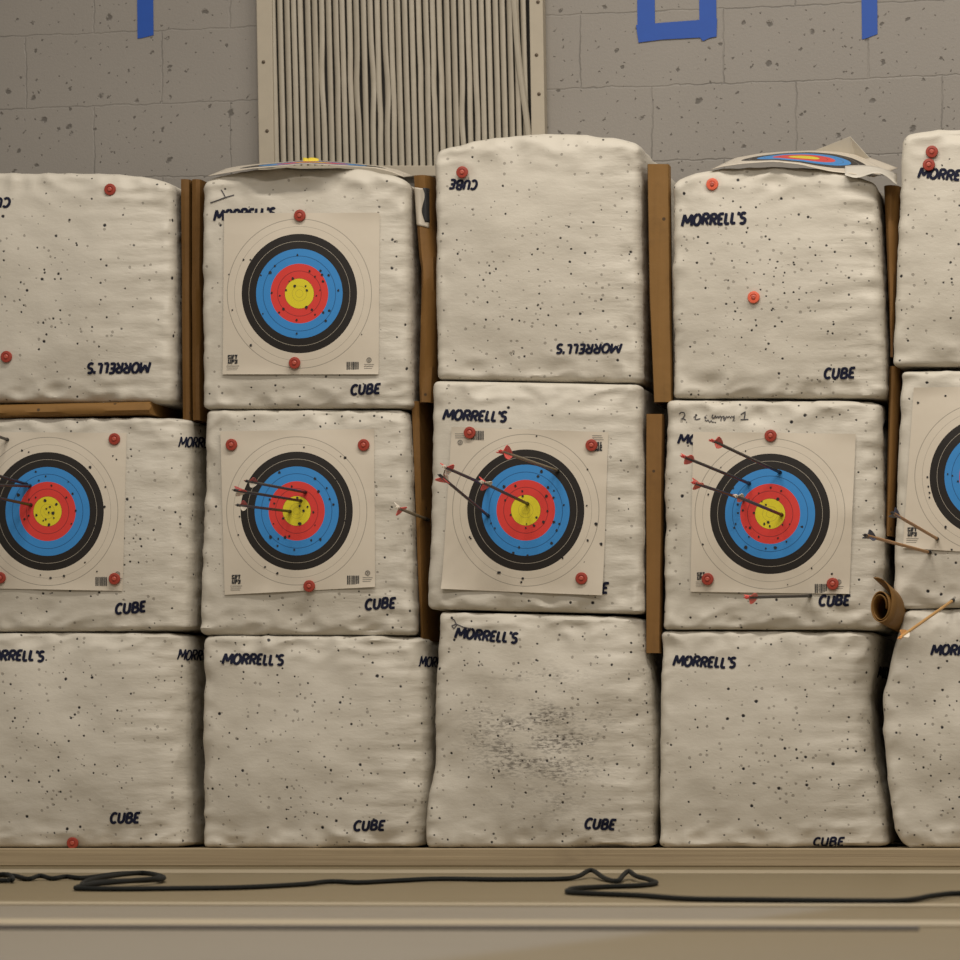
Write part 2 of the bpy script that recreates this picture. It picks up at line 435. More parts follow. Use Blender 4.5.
class Cube:
    def __init__(s, seed, tl, tr, br, bl, yf=0.0, depth=0.58, bf=0.024, bs=0.006, bt=0.0, left=None, right=None, calm=None, be=4.0, rr=0.085,
                 rib=1.0, lump=1.0, crumple=1.0, zfix=None, skew=0.0):
        s.rr, s.be, s.seed, s.yf, s.depth, s.bf, s.bs, s.bt = rr, be, seed, yf, depth, bf, bs, bt
        s.c = [at_y(*p, yf) for p in (bl, br, tl, tr)]
        if zfix is not None:
            s.c[0].z = s.c[1].z = zfix
        s.left, s.right, s.calm = left, right, calm
        s.rib, s.lump, s.crumple = rib, lump, crumple
        s.so = Vector((seed * 3.17, seed * 1.31, seed * 2.3))
        s.origin = Vector(((s.c[0].x + s.c[1].x) / 2, yf + depth / 2, min(s.c[0].z, s.c[1].z)))
    def base(s, p):
        R = (s.rr if p[0] > 0 else 0.065, 0.065 + (s.rr - 0.065) * smooth01(0, 0.9, p[0]) if p[1] < 0 else 0.065, 0.075 if s.bt and p[2] > 0 else 0.045)
        q = [max(-(1 - r), min(1 - r, c)) for c, r in zip(p, R)]
        n = Vector([(c - k) / r for c, k, r in zip(p, q, R)])
        n = n.normalized() if n.length > 1e-9 else Vector((0, -1, 0))
        u, w, v = ((k + c * r + 1) / 2 for k, c, r in zip(q, n, R))
        b, t = s.c[0].lerp(s.c[1], u), s.c[2].lerp(s.c[3], u)
        P = b.lerp(t, v)
        y = s.yf + w * s.depth - s.bf * g1(u) * g1(v) * (1 - w)
        x = P.x + s.bs * g1(v) * g1(w) * (2 * u - 1)
        if s.left: x += lerp_tab(s.left, v) * (1 - u) * 0.0027
        if s.right: x += lerp_tab(s.right, v) * u * 0.0027
        z = P.z + s.bt * (1 - abs(2 * u - 1) ** s.be) * (0.8 + 0.2 * g1(w)) * v ** 3
        return Vector((x, y, z)), n, u, w, v
    def full(s, p):
        P, n, u, w, v = s.base(p)
        k = 1.0
        if s.calm and n.y < -0.5:
            (u0, u1, v0, v1) = s.calm
            k = 1 - 0.8 * smooth01(u0 - .04, u0 + .02, u) * (1 - smooth01(u1 - .02, u1 + .04, u)) * smooth01(v0 - .04, v0 + .02, v) * (1 - smooth01(v1 - .02, v1 + .04, v))
        so = s.so
        edge_v = max(smooth01(0.82, 0.99, v), 1 - smooth01(0.0, 0.16, v))
        edge_u = max(smooth01(0.86, 1, u), 1 - smooth01(0, 0.1, u))
        d = 0.0085 * s.lump * noise.noise(P * 5.0 + so)
        d += 0.0035 * s.lump * noise.noise(P * 12.0 + so)
        rm = 0.06 + 0.94 * smooth01(0.5, 0.95, u) + 0.35 * (1 - smooth01(0, 0.12, u))
        rn = noise.noise(Vector((P.x * 5, P.y * 5, P.z * 42)) + so)
        d += 0.0036 * s.rib * rm * rn
        cn = 1 - abs(noise.noise(P * 13.0 + so * 2)) * 2.2
        cn2 = 1 - abs(noise.noise(Vector((P.x * 9 + P.z * 14, P.y * 9, P.z * 16 - P.x * 10)) + so)) * 2.4
        d += 0.0105 * s.crumple * (0.12 + 0.88 * max(edge_v, 0.6 * edge_u)) * (0.6 * cn + 0.6 * cn2 - 0.5)
        k *= (1 - 0.6 * n.x * n.x) * (1 - (0.7 if s.bt and n.z > 0 else 1.0) * n.z * n.z)
        if abs(n.z) > 0.9 and not (s.bt and n.z > 0): k = 0
        return P + n * (d * k), n
    def mesh(s, mat, label):
        ids, mb = {}, MB()
        def vid(i, j, k):
            if (i, j, k) not in ids: ids[(i, j, k)] = mb.vert(s.full((TX[i], TY[j], TX[k]))[0])
            return ids[(i, j, k)]
        for i in range(NX):
            for k in range(NX):
                mb.face((vid(i, 0, k), vid(i + 1, 0, k), vid(i + 1, 0, k + 1), vid(i, 0, k + 1)))
                mb.face((vid(i, NY, k), vid(i, NY, k + 1), vid(i + 1, NY, k + 1), vid(i + 1, NY, k)))
        for i in range(NX):
            for j in range(NY):
                mb.face((vid(i, j, NX), vid(i + 1, j, NX), vid(i + 1, j + 1, NX), vid(i, j + 1, NX)))
                mb.face((vid(i, j, 0), vid(i, j + 1, 0), vid(i + 1, j + 1, 0), vid(i + 1, j, 0)))
                mb.face((vid(NX, j, i), vid(NX, j + 1, i), vid(NX, j + 1, i + 1), vid(NX, j, i + 1)))
                mb.face((vid(0, j, i), vid(0, j, i + 1), vid(0, j + 1, i + 1), vid(0, j + 1, i)))
        s.ob = mb.build('foam_target_cube', mat, origin=s.origin)
        tag(s.ob, label, 'archery target', 'bagged foam archery target cubes in the stacks')
        return s.ob
    # surface parameters of the point of a face seen at a pixel
    def param(s, px, py, face='front'):
        f = (lambda a, b: s.base((2 * a - 1, -1, 2 * b - 1))[0]) if face == 'front' else (lambda a, b: s.base((1, 2 * a - 1, 2 * b - 1))[0])
        a, b, e = (0.5 if face == 'front' else 0.15), 0.5, 1e-3
        for _ in range(9):
            x, y = proj(f(a, b)); xa, ya = proj(f(a + e, b)); xb, yb = proj(f(a, b + e))
            j11, j21, j12, j22 = (xa - x) / e, (ya - y) / e, (xb - x) / e, (yb - y) / e
            det = j11 * j22 - j12 * j21
            if abs(det) < 1e-6: break
            rx, ry = px - x, py - y
            a = min(0.998, max(0.002, a + max(-.3, min(.3, (rx * j22 - ry * j12) / det))))
            b = min(0.998, max(0.002, b + max(-.3, min(.3, (ry * j11 - rx * j21) / det))))
        return a, b
    def pt(s, px, py, off=0.0, face='front', smooth=False):
        if face == 'side':                # the print may start on the rounded front corner
            a, b = s.param(px, py, 'front')
            x, y = proj(s.base((2 * a - 1, -1, 2 * b - 1))[0])
            if math.hypot(x - px, y - py) < 0.4: face = 'front'
        a, b = s.param(px, py, face)
        p = (2 * a - 1, -1, 2 * b - 1) if face == 'front' else (1, 2 * a - 1, 2 * b - 1)
        P, n = s.full(p)
        if smooth:
            Q = s.base(p)[0]
            P = Vector((Q.x, min(P.y, Q.y), Q.z))
        o = Vector((0, -1, 0)) if face == 'front' else Vector((1, 0, 0))
        return P + o * off

CUBES = {}
def cube(key, label, seed, mat, **kw):
    c = Cube(seed, **kw); c.mesh(bag_material(seed, **mat), label); CUBES[key] = c; return c

zp = PLANK_Z + 0.001
# first column (cut by the left edge of the picture)
cube('C1B', 'white foam target bag at the foot of the leftmost stack, touching the plank', 1, dict(big=0.62, small=0.55),
     rr=0.24, tl=(-46, 633), tr=(187, 632), br=(187, 848), bl=(-46, 848), yf=0.0, bf=0.028, right=[(0, 2), (.5, -3), (1, 0)], zfix=zp, lump=1.3)
cube('C1M', 'white foam target bag in the middle of the leftmost stack, under a horizontal cardboard strip', 2, dict(big=0.60, small=0.6),
     rr=0.2, tl=(-44, 418), tr=(188, 417), br=(191, 631), bl=(-46, 632), yf=0.005, calm=(0.05, 0.79, 0.17, 0.93))
cube('C1T', 'white foam target bag topping the leftmost stack, both its prints upside down', 3, dict(big=0.40, small=0.35),
     tl=(-46, 179), tr=(172, 183), br=(172, 402.5), bl=(-46, 402.5), yf=0.01, bt=0.028, bf=0.028, rib=1.3)
# second column
cube('C2B', 'white foam target bag at the foot of the second stack from left', 4, dict(big=0.45, small=0.7),
     rr=0.22, tl=(203, 635.6), tr=(424, 635.6), br=(420, 848), bl=(202, 848), yf=0.0, zfix=zp, lump=1.4, crumple=1.2, right=[(0, 0), (.4, 6), (.8, 2), (1, -2)])
cube('C2M', 'white foam target bag in the second stack, three thin arrows in its target sheet', 5, dict(big=0.48, small=0.7),
     tl=(206, 409.8), tr=(406, 409.8), br=(414, 635), bl=(200, 635), yf=0.0, calm=(0.09, 0.83, 0.17, 0.93), crumple=1.2)
cube('C2T', 'white foam target bag topping the second stack from left, pen mark at its corner', 6, dict(big=0.30, small=0.5),
     tl=(202, 182), tr=(407, 181), br=(410, 408), bl=(203, 409), yf=0.0, bt=0.048, be=3.2, calm=(0.09, 0.86, 0.13, 0.85), rib=0.7)
# third column
cube('C3B', 'bulging white foam target bag with dark smudges, at the foot of the middle stack', 7, dict(big=0.30, small=0.85, smudge=0.85),
     rr=0.22, tl=(440, 612), tr=(643, 616), br=(656, 848), bl=(424, 848), yf=-0.015, bf=0.03, zfix=zp, lump=1.8,
     left=[(0, 3), (.08, 0), (.35, 4), (.7, 1), (1, 1)], right=[(0, -5), (.2, -1), (.5, 2), (.8, 0), (1, 0)])
cube('C3M', 'white foam target bag in the middle stack, its target sheet hung upside down', 8, dict(big=0.25, small=0.35),
     tl=(433, 380.5), tr=(640, 384), br=(643, 614), bl=(427, 609), yf=-0.02, calm=(0.04, 0.83, 0.06, 0.83), crumple=1.2, left=[(0, -1), (.3, 2), (1, 0)])
cube('C3T', 'tall domed white foam target bag topping the middle stack, highest of the whole bags', 9, dict(big=0.36, small=0.6),
     tl=(434, 151), tr=(640, 144), br=(641, 383), bl=(437, 379), yf=-0.005, depth=0.74, bt=0.045, be=2.6, rib=0.7)
# fourth column
cube('C4B', 'white foam target bag at the foot of the fourth stack, CUBE print touching the plank', 10, dict(big=0.42, small=0.55),
     rr=0.22, tl=(661, 630.8), tr=(876, 631), br=(888, 848), bl=(659, 848), yf=0.0, right=[(0, -1), (.2, -4), (.45, -12), (.7, -13), (.88, -5), (1, 0)], zfix=zp, rib=1.2)
cube('C4M', 'white foam target bag with handwriting above its target sheet, in the fourth stack', 11, dict(big=0.45, small=0.6),
     rr=0.13, tl=(667, 400), tr=(880, 401), br=(883, 630), bl=(663, 629.5), yf=-0.005, calm=(0.10, 0.89, 0.15, 0.87), crumple=1.4)
cube('C4T', 'white foam target bag topping the fourth stack, an orange pin below its centre', 12, dict(big=0.42, small=0.7),
     tl=(673, 181), tr=(877, 184), br=(886, 398), bl=(674, 398), yf=0.0, bt=0.050, be=3.2, rib=1.3, crumple=1.2)
# fifth column (cut by the right edge)
cube('C5B', 'bulging white foam target bag at the foot of the rightmost stack', 13, dict(big=0.5, small=0.6),
     tl=(905, 609.8), tr=(1122, 605.5), br=(1112, 848), bl=(896, 848), yf=-0.005, bf=0.032, zfix=zp, lump=1.8,
     left=[(0, 8), (.08, -2), (.25, -9), (.5, -17), (.65, -19), (.8, -12), (1, 0)])
cube('C5M', 'white foam target bag in the rightmost stack, with wooden arrows in it', 14, dict(big=0.3, small=0.4),
     tl=(901, 371), tr=(1116, 369), br=(1120, 604.5), bl=(893, 609), yf=-0.01, calm=(0.05, 0.82, 0.2, 0.93))
cube('C5T', 'white foam target bag topping the rightmost stack, two red pins at its corner', 15, dict(big=0.28, small=0.4),
     tl=(903, 135), tr=(1110, 131), br=(1114, 366), bl=(893, 366), yf=-0.01, bt=0.02, rib=0.6)

# ------------------------------------------------------------------ brush lettering
def arc(cx, cy, rx, ry, a0, a1, n=12):
    return [(cx + rx * math.cos(math.radians(a0 + (a1 - a0) * k / n)), cy + ry * math.sin(math.radians(a0 + (a1 - a0) * k / n))) for k in range(n + 1)]
GLY = {
    'M': (1.0, [[(0.02, 0.02), (0.14, 0.97)], [(0.14, 0.97), (0.47, 0.25)], [(0.47, 0.25), (0.84, 0.97)], [(0.84, 0.97), (0.92, 0.02)]]),
    'O': (0.86, [arc(0.41, 0.5, 0.32, 0.44, 90, 450, 18)]),
    'R': (0.76, [[(0.12, 0.03), (0.12, 0.95)], [(0.10, 0.93), (0.38, 0.93)] + arc(0.38, 0.71, 0.24, 0.22, 90, -90, 8) + [(0.14, 0.49)], [(0.32, 0.48), (0.66, 0.03)]]),
    'E': (0.66, [[(0.12, 0.03), (0.12, 0.95)], [(0.10, 0.92), (0.56, 0.94)], [(0.12, 0.50), (0.48, 0.52)], [(0.10, 0.07), (0.57, 0.08)]]),
    'L': (0.60, [[(0.12, 0.97), (0.12, 0.07)], [(0.10, 0.07), (0.52, 0.09)]]),
    "'": (0.26, [[(0.14, 1.02), (0.10, 0.74)]]),
    'S': (0.66, [arc(0.33, 0.72, 0.22, 0.21, 30, 250, 10) + arc(0.32, 0.28, 0.24, 0.23, 80, -150, 10)]),
    'C': (0.76, [arc(0.42, 0.5, 0.31, 0.44, 45, 315, 16)]),
    'U': (0.78, [[(0.11, 0.97), (0.11, 0.40)] + arc(0.36, 0.36, 0.25, 0.30, 180, 360, 10) + [(0.61, 0.97)]]),
    'B': (0.76, [[(0.12, 0.03), (0.12, 0.95)], [(0.10, 0.93), (0.36, 0.93)] + arc(0.36, 0.73, 0.20, 0.20, 90, -90, 8) + [(0.16, 0.53)],
                 [(0.16, 0.51), (0.38, 0.51)] + arc(0.38, 0.29, 0.24, 0.23, 90, -90, 8) + [(0.10, 0.06)]]),
}

def ribbon(mb, pts, half, place, m=0, step=1.6):
    """flat stroke through 2D pixel points, half width in px, draped with place(x, y)"""
    fine = [pts[0]]
    for a, b in zip(pts, pts[1:]):
        L = math.hypot(b[0] - a[0], b[1] - a[1]); n = max(1, int(L / step))
        fine += [(a[0] + (b[0] - a[0]) * k / n, a[1] + (b[1] - a[1]) * k / n) for k in range(1, n + 1)]
    row = []
    for k, p in enumerate(fine):
        a, b = fine[max(0, k - 1)], fine[min(len(fine) - 1, k + 1)]
        dx, dy = b[0] - a[0], b[1] - a[1]; L = math.hypot(dx, dy) or 1
        hw = half * (0.82 if k in (0, len(fine) - 1) else 1.0)
        nx, ny = -dy / L * hw, dx / L * hw
        row.append((mb.vert(place(p[0] + nx, p[1] + ny)), mb.vert(place(p[0] - nx, p[1] - ny))))
    for (a, b), (c, d) in zip(row, row[1:]): mb.face((a, b, d, c), m)

def word(key, text, p0, p1, h, face='front', weight=0.128, slant=0.2):
    c = CUBES[key]; mb = MB()
    total = sum(GLY[ch][0] for ch in text) + slant * 0.5
    L = math.hypot(p1[0] - p0[0], p1[1] - p0[1])
    ax, ay = (p1[0] - p0[0]) / L, (p1[1] - p0[1]) / L
    ux, uy = ay, -ax
    sx = L / total; x = 0.0
    place = lambda X, Y: c.pt(X, Y, 0.0016, face)
    rr = random.Random(text + key)
    for ch in text:
        wd, strokes = GLY[ch]
        jy = rr.uniform(-0.03, 0.04)
        for st in strokes:
            q = []
            for (gx, gy) in st:
                X = (x + gx + slant * gy) * sx; Y = (gy + jy) * h
                q.append((p0[0] + ax * X + ux * Y, p0[1] + ay * X + uy * Y))
            ribbon(mb, q, h * weight * (1 if face == 'front' else 0.6), place)
        x += wd
    return mb.build('printed_lettering', M_INK, parent=c.ob, smooth=False)

MOR, CUB = "MORRELL'S", 'CUBE'
word('C1T', MOR, (151, 362), (87, 363), 11.0)
word('C1T', CUB, (12, 197.5), (-21, 197.5), 10)
word('C1M', CUB, (115, 614.5), (147, 612), 11)
word('C1B', MOR, (-18, 660), (44, 661.5), 11)
word('C1B', CUB, (109.5, 823.5), (141, 823.5), 11)
word('C2T', MOR, (214, 221), (276, 218.5), 11)
word('C2T', CUB, (350, 395.5), (382, 394), 10.5)
word('C2M', CUB, (364, 610), (397, 608), 11)
word('C2B', MOR, (223, 664.5), (284, 665.5), 11)
word('C2B', CUB, (353, 831), (386, 830.5), 10.5)
word('C3T', CUB, (478.5, 180), (449, 179), 10)
word('C3T', MOR, (622, 343.5), (556, 344), 10)
word('C3M', MOR, (443, 420), (507, 422.5), 11)
word('C3M', CUB, (576, 593), (609, 593.5), 11)
word('C3B', MOR, (455, 638.5), (518, 643.5), 11)
word('C3B', CUB, (583.5, 828.5), (616, 830.5), 11)
word('C4T', MOR, (682, 226.5), (747, 224), 12)
word('C4T', CUB, (823, 379.5), (856, 378), 11)
word('C4M', MOR, (678, 443.8), (742, 445.0), 9.8)
word('C4M', CUB, (818, 606.5), (851, 605.5), 11)
word('C4B', MOR, (673, 666), (736, 668.5), 11)
word('C4B', CUB, (812, 846.5), (845, 846), 9)
word('C5T', MOR, (918, 178.5), (983, 182), 11)
word('C5B', MOR, (931, 655), (993, 656.5), 11)
# the same print on the flanks that turn away into the gaps
word('C1M', 'MORRE', (179, 447), (207, 448), 11, 'side')
word('C1B', 'MORRE', (178, 660), (206, 661), 11, 'side')
word('C2B', 'MORR', (419, 667), (441, 668), 11, 'side')
word('C4M', 'MO', (883, 430), (891, 430), 10, 'side')
word('C4B', 'MO', (877, 678), (888, 679), 12, 'side')

def scribble(key, strokes, half=0.55):
    c = CUBES[key]; mb = MB()
    for st in strokes: ribbon(mb, st, half, lambda X, Y: c.pt(X, Y, 0.0016), step=1.2)
    o = mb.build('handwriting', M_PEN, parent=c.ob, smooth=False)
    o['label'] = 'thin pen scribble'
    return o
def zz(o, k, pts): return [(o[0] + x / k, o[1] + y / k) for x, y in pts]
Z4 = lambda p: zz((660, 395), 9.6, p)
scribble('C4M', [Z4([(185, 185), (205, 168), (232, 170), (240, 195), (215, 225), (200, 232), (225, 228), (248, 240)]), Z4([(252, 256), (258, 264)]),
                 Z4([(322, 212), (345, 208), (335, 232), (352, 236), (388, 226)]), Z4([(425, 215), (440, 208), (445, 222), (430, 226)]),
                 Z4([(432, 240), (450, 250), (462, 240), (478, 262), (492, 246), (505, 262), (520, 258)]),
                 Z4([(512, 190), (500, 212), (508, 226), (528, 214), (535, 196), (540, 220), (558, 205), (566, 222), (578, 202), (590, 212), (584, 250)]),
                 Z4([(595, 212), (612, 204), (622, 215), (608, 224), (618, 246), (640, 205), (652, 216), (668, 204), (676, 220), (690, 206), (704, 214), (716, 200), (712, 232), (700, 250)]),
                 Z4([(778, 190), (820, 160), (808, 236)]), Z4([(775, 238), (848, 232)])])
Z2 = lambda p: zz((160, 160), 6.857, p)
scribble('C2T', [Z2([(418, 203), (436, 232), (447, 252)]), Z2([(345, 295), (400, 276), (450, 256), (510, 240)])])
Z3 = lambda p: zz((410, 600), 3.556, p)
scribble('C3B', [Z3([(148, 65), (160, 72), (168, 90), (158, 102), (150, 92), (166, 86), (190, 96), (222, 104)])])

# ------------------------------------------------------------------ paper target faces
M_TARGET = target_material()
M_HOLE = plain('arrow_hole', (0.02, 0.018, 0.018), 0.8, 0.2)
M_PRINT = plain('black_print', (0.02, 0.02, 0.022), 0.55, 0.2)
M_GREY = plain('grey_print', (0.20, 0.185, 0.16), 0.6, 0.2)
M_WHITE = plain('white_paper', (0.56, 0.505, 0.42), 0.5, 0.04)
SHEETS = {}

def sheet(key, label, corners, ctr, rx, ry, holes, logo=None, text=None, barcode=None, emblem=None, flip=False, lift=None):
    c = CUBES[key]; tl, tr, br, bl = corners
    def pix(a, b):
        t = (tl[0] + (tr[0] - tl[0]) * a, tl[1] + (tr[1] - tl[1]) * a)
        d = (bl[0] + (br[0] - bl[0]) * a, bl[1] + (br[1] - bl[1]) * a)
        return t[0] + (d[0] - t[0]) * b, t[1] + (d[1] - t[1]) * b
    def lifted(a, b):
        e = 0.0035
        e += 0.004 * smooth01(0.45, 0.5, abs(b - 0.5)) * (0.5 + 0.5 * math.sin(a * 9 + c.seed))
        if lift:
            for (la, lb, amt, rad) in lift:
                e += amt * max(0, 1 - math.hypot(a - la, b - lb) / rad) ** 2
        return e
    mb = MB()
    mb.grid(lambda a, b: c.pt(*pix(a, b), lifted(a, b), smooth=True), 30, 30, 0,
            lambda a, b: ((pix(a, b)[0] - ctr[0]) / rx, (pix(a, b)[1] - ctr[1]) / ry))
    def on(x, y): return c.pt(x, y, 0.0035 + 0.0013, smooth=True)
    rr = random.Random(c.seed * 11)
    for h in holes:
        n = 7; r0 = rr.uniform(0.75, 1.25) * (h[2] if len(h) > 2 else 1.0)
        cpt = on(h[0], h[1]); ph = rr.uniform(0, 6)
        ring = [mb.vert(cpt + Vector((math.cos(ph + k * 2 * math.pi / n), 0, math.sin(ph + k * 2 * math.pi / n))) * r0 * rr.uniform(0.75, 1.25) * 0.0034) for k in range(n)]
        mb.face(ring, 1)
    o = mb.build('paper_target', [M_TARGET, M_HOLE], origin=c.pt(*ctr, 0.003, smooth=True))
    tag(o, label, 'target', 'paper archery target faces')
    def quad(m_, x0, y0, x1, y1, sl=0.0):
        i = [m_.vert(on(*p)) for p in ((x0, y1), (x1, y1), (x1 + sl, y0), (x0 + sl, y0))]; m_.face(i)
    if barcode:
        x0, y0, x1, y1 = barcode; m_ = MB(); x = x0
        bars = [1.1, .5, .5, .4, .9, .9, .5, .5, .8, .5, 1.2, .4, .6, .5, .9, .4, .6, .5, 1.0]
        k = (x1 - x0) / sum(bars)
        for n_, w in enumerate(bars):
            if n_ % 2 == 0: quad(m_, x, y0, x + w * k, y1)
            x += w * k
        m_.build('barcode', M_PRINT, parent=o, smooth=False)
    if emblem:
        m_ = MB(); ex, ey = emblem
        for (r0, r1) in ((2.6, 1.7), (0.9, 0.0)):
            for k in range(16):
                a0, a1 = 2 * math.pi * k / 16, 2 * math.pi * (k + 1) / 16
                q = [(ex + r * math.cos(a), ey + r * math.sin(a)) for r, a in ((r0, a0), (r0, a1), (r1, a1), (r1, a0))]
                m_.face([m_.vert(on(*p)) for p in q])
        m_.build('round_emblem', M_GREY, parent=o, smooth=False)
        m_ = MB()
        for k in range(3): quad(m_, ex - 5, ey + (4.6 + k * 2) * (-1 if flip else 1) - .25, ex + 5 - k, ey + (4.6 + k * 2) * (-1 if flip else 1) + .25)
        m_.build('small_print', M_GREY, parent=o, smooth=False)
    if logo:
        x0, y0, x1, y1 = logo; w, h = (x1 - x0) / 3, (y1 - y0) / 2; m_ = MB()
        shapes = [[(.02, .1, .95, .36), (.02, .36, .4, .62), (.45, .62, .95, .95), (.02, .7, .95, .95)], [(.05, .05, .42, .95), (.5, .05, .95, .45), (.42, .45, .75, .95)],
                  [(.1, .05, .9, .35), (.3, .3, .72, .95)], [(.05, .05, .4, .95), (.4, .65, .7, .95), (.62, .05, .95, .95)],
                  [(.05, .05, .45, .98), (.45, .05, .95, .6)], [(.05, .1, .95, .38), (.35, .35, .95, .65), (.05, .68, .9, .96)]]
        for n_, sh in enumerate(shapes):
            cx_, cy_ = x0 + (n_ % 3) * w, y0 + (n_ // 3) * h
            for (a0, b0, a1, b1) in sh:
                if flip: a0, a1, b0, b1 = 1 - a1, 1 - a0, 1 - b1, 1 - b0
                quad(m_, cx_ + a0 * w, cy_ + b0 * h, cx_ + a1 * w, cy_ + b1 * h, 0.3)
        m_.build('printed_logo', M_PRINT, parent=o, smooth=False)
        m_ = MB()
        for k in range(3):
            yy = (y0 - 2 - 2 * k) if flip else (y1 + 2 + 2 * k)
            quad(m_, x0 - 1, yy - .25, x1 + 1.5 - k, yy + .25)
        m_.build('small_print', M_GREY, parent=o, smooth=False)
    SHEETS[key] = o
    return o

def pts(o, k, raw): return [(o[0] + p[0] / k, o[1] + p[1] / k, *(p[2:])) for p in raw]
H1 = pts((0, 420), 8, [(180, 245, .8), (235, 258, .8), (725, 380), (290, 415, .8), (370, 450), (315, 485, .8), (585, 590), (150, 600, 1.3), (235, 635, .9), (290, 620, .9), (365, 645), (455, 675), (405, 695, 1.3), (375, 710), (430, 745, 1.2),
     (395, 740), (295, 760), (370, 795), (350, 805, .8), (395, 838, 1.4), (435, 785, .7), (200, 795, .8), (235, 765, .8), (535, 620, .8), (610, 725), (550, 495, .8), (735, 665, .8), (575, 830, .9), (770, 850, .8), (40, 840, .8), (415, 525, .8)])
H1 += [(97.5, 571.5, .8), (51, 578), (64.5, 576), (41, 575, .7), (85.5, 562.5, .7), (117, 459.5), (113.5, 456, .7), (106, 487), (105, 507), (96, 526, .7), (33, 567, .6)]
H2 = pts((180, 140), 3.692, [(435, 425), (352, 466), (335, 490, 1.2), (300, 500, .8), (520, 484), (525, 498), (550, 500, 1.2), (480, 485), (500, 505), (529, 522), (418, 512), (405, 522, .8), (425, 540), (465, 540), (470, 556), (393, 555), (586, 556),
     (340, 565), (468, 618), (488, 627), (383, 625, 1.2), (367, 637), (432, 665), (500, 645, .8), (530, 637), (553, 630), (540, 668, 1.2), (433, 715), (308, 642, .8), (262, 443), (236, 443, .8), (182, 497, .7), (263, 758), (195, 628, .7),
     (370, 575, .7), (505, 575, .8), (518, 555, .7), (672, 718, .6), (612, 560, .7), (628, 660, .7)])
H3 = pts((220, 430), 6.4, [(775, 170, .7), (803, 178), (540, 112, .7), (382, 272), (462, 362), (610, 312), (632, 393, 1.2), (685, 372), (705, 442), (728, 477), (497, 435), (512, 487), (538, 518), (563, 492), (600, 527, .8), (408, 565), (512, 600, 1.3),
     (322, 445), (350, 470, .7), (345, 600, .7), (610, 610, .7), (325, 685, 1.2), (375, 697, .8), (420, 687), (445, 680, .8), (370, 742), (478, 768), (587, 705), (645, 700), (290, 877), (370, 917), (120, 672, .8), (128, 555, .7), (805, 580, .7), (435, 225, .6), (745, 320, .6)])
H4 = pts((430, 420), 5.053, [(565, 260, 1.3), (548, 285), (375, 336), (433, 333), (468, 360), (382, 405), (470, 386), (598, 340), (628, 357), (625, 392), (590, 385), (678, 430), (595, 460), (575, 515), (540, 492), (627, 515), (655, 525), (642, 558), (617, 622),
     (495, 685, .9), (452, 643), (423, 672), (410, 480), (310, 522), (330, 547), (272, 540, .8), (485, 545), (527, 533), (490, 525, .7), (770, 520, .9), (765, 540, .9), (750, 545, .8), (728, 300, .8), (798, 250, .8), (793, 433, .8), (840, 525, 1.4), (798, 608, 1.2), (866, 627, 1.1),
     (858, 707, 1.1), (776, 715, 1.1), (817, 731), (672, 698), (348, 772), (355, 771, .8), (470, 800), (462, 820, .8), (202, 592), (208, 600, .7), (540, 82, .6)])
H5 = pts((670, 420), 5.053, [(510, 342), (563, 358, .8), (545, 400, 1.2), (485, 428), (450, 370, .8), (465, 412, .8), (702, 347), (343, 427), (345, 470, .8), (333, 525), (325, 545, .8), (368, 457, .8), (425, 470), (400, 400, .8), (320, 345, .8), (668, 540, 1.3), (710, 573), (590, 615),
     (533, 645), (485, 650), (385, 643, 1.3), (450, 590), (547, 597, .8), (605, 527, .8), (505, 537), (497, 517), (478, 525), (400, 590, .8), (405, 545, .8), (880, 357, 1.2), (840, 570), (878, 575, .9), (812, 462, .9), (818, 778, 1.2), (717, 750, .8), (167, 628), (195, 377, .7), (258, 240, .8), (383, 157, .7),
     (570, 530, .7), (595, 832, .6), (645, 675, .7), (385, 540, .7)])
H6 = pts((840, 360), 3.2, [(338, 115), (250, 137), (280, 375, .8), (283, 405, .8), (287, 425, .8), (287, 440, .8), (338, 535), (358, 607, .9), (378, 388), (345, 365, .8), (360, 370, .7)])

sheet('C2T', 'paper target face high on the second stack, no arrows in it', ((224.5, 213.5), (380, 213), (379, 374.5), (223, 374.5)), (299.7, 293.7), 72, 74.5, H2,
      logo=(228, 354.6, 238, 364), barcode=(347, 362, 359, 371), emblem=(369.4, 360))
sheet('C1M', 'paper target face cut by the left picture edge, on the leftmost stack', ((-32, 432), (127, 433), (123, 591), (-32, 588)), (48, 511.5), 70.2, 74, H1, barcode=(96, 577, 107.5, 586), emblem=(118, 574))
sheet('C2M', 'paper target face in the second stack with three thin arrows in its yellow and red', ((220.6, 431.5), (374.5, 429), (375.5, 587), (225, 595)), (297, 511), 70, 74, H3,
      logo=(232, 574.5, 241, 584), barcode=(347.5, 575.6, 359.5, 584.6), emblem=(368, 573))
sheet('C3M', 'paper target face hung upside down in the middle stack, barcode at top left', ((452, 427), (608.7, 432.4), (603, 595.5), (442, 589)), (526, 510.3), 73.1, 75.9, H4,
      logo=(593.5, 441.7, 602.5, 451.5), barcode=(471.7, 431, 484, 440), emblem=(460.5, 442.5), flip=True, lift=[(1, 1, .014, .35), (0, 1, .01, .3)])
sheet('C4M', 'paper target face in the fourth stack with black arrows, below the handwriting', ((693.4, 432), (856, 434), (849.5, 594), (690.6, 591.8)), (770.3, 513.9), 75, 75.2, H5,
      logo=(697, 572, 705, 580), barcode=(815, 584, 827, 593), emblem=(839, 582), lift=[(1, .5, .01, .5)])
sheet('C5M', 'paper target face cut by the right picture edge, on the rightmost stack', ((914, 388), (1068, 385), (1062, 558), (903, 548)), (989, 477), 74, 75, H6, logo=(907.5, 527, 917, 536.5))

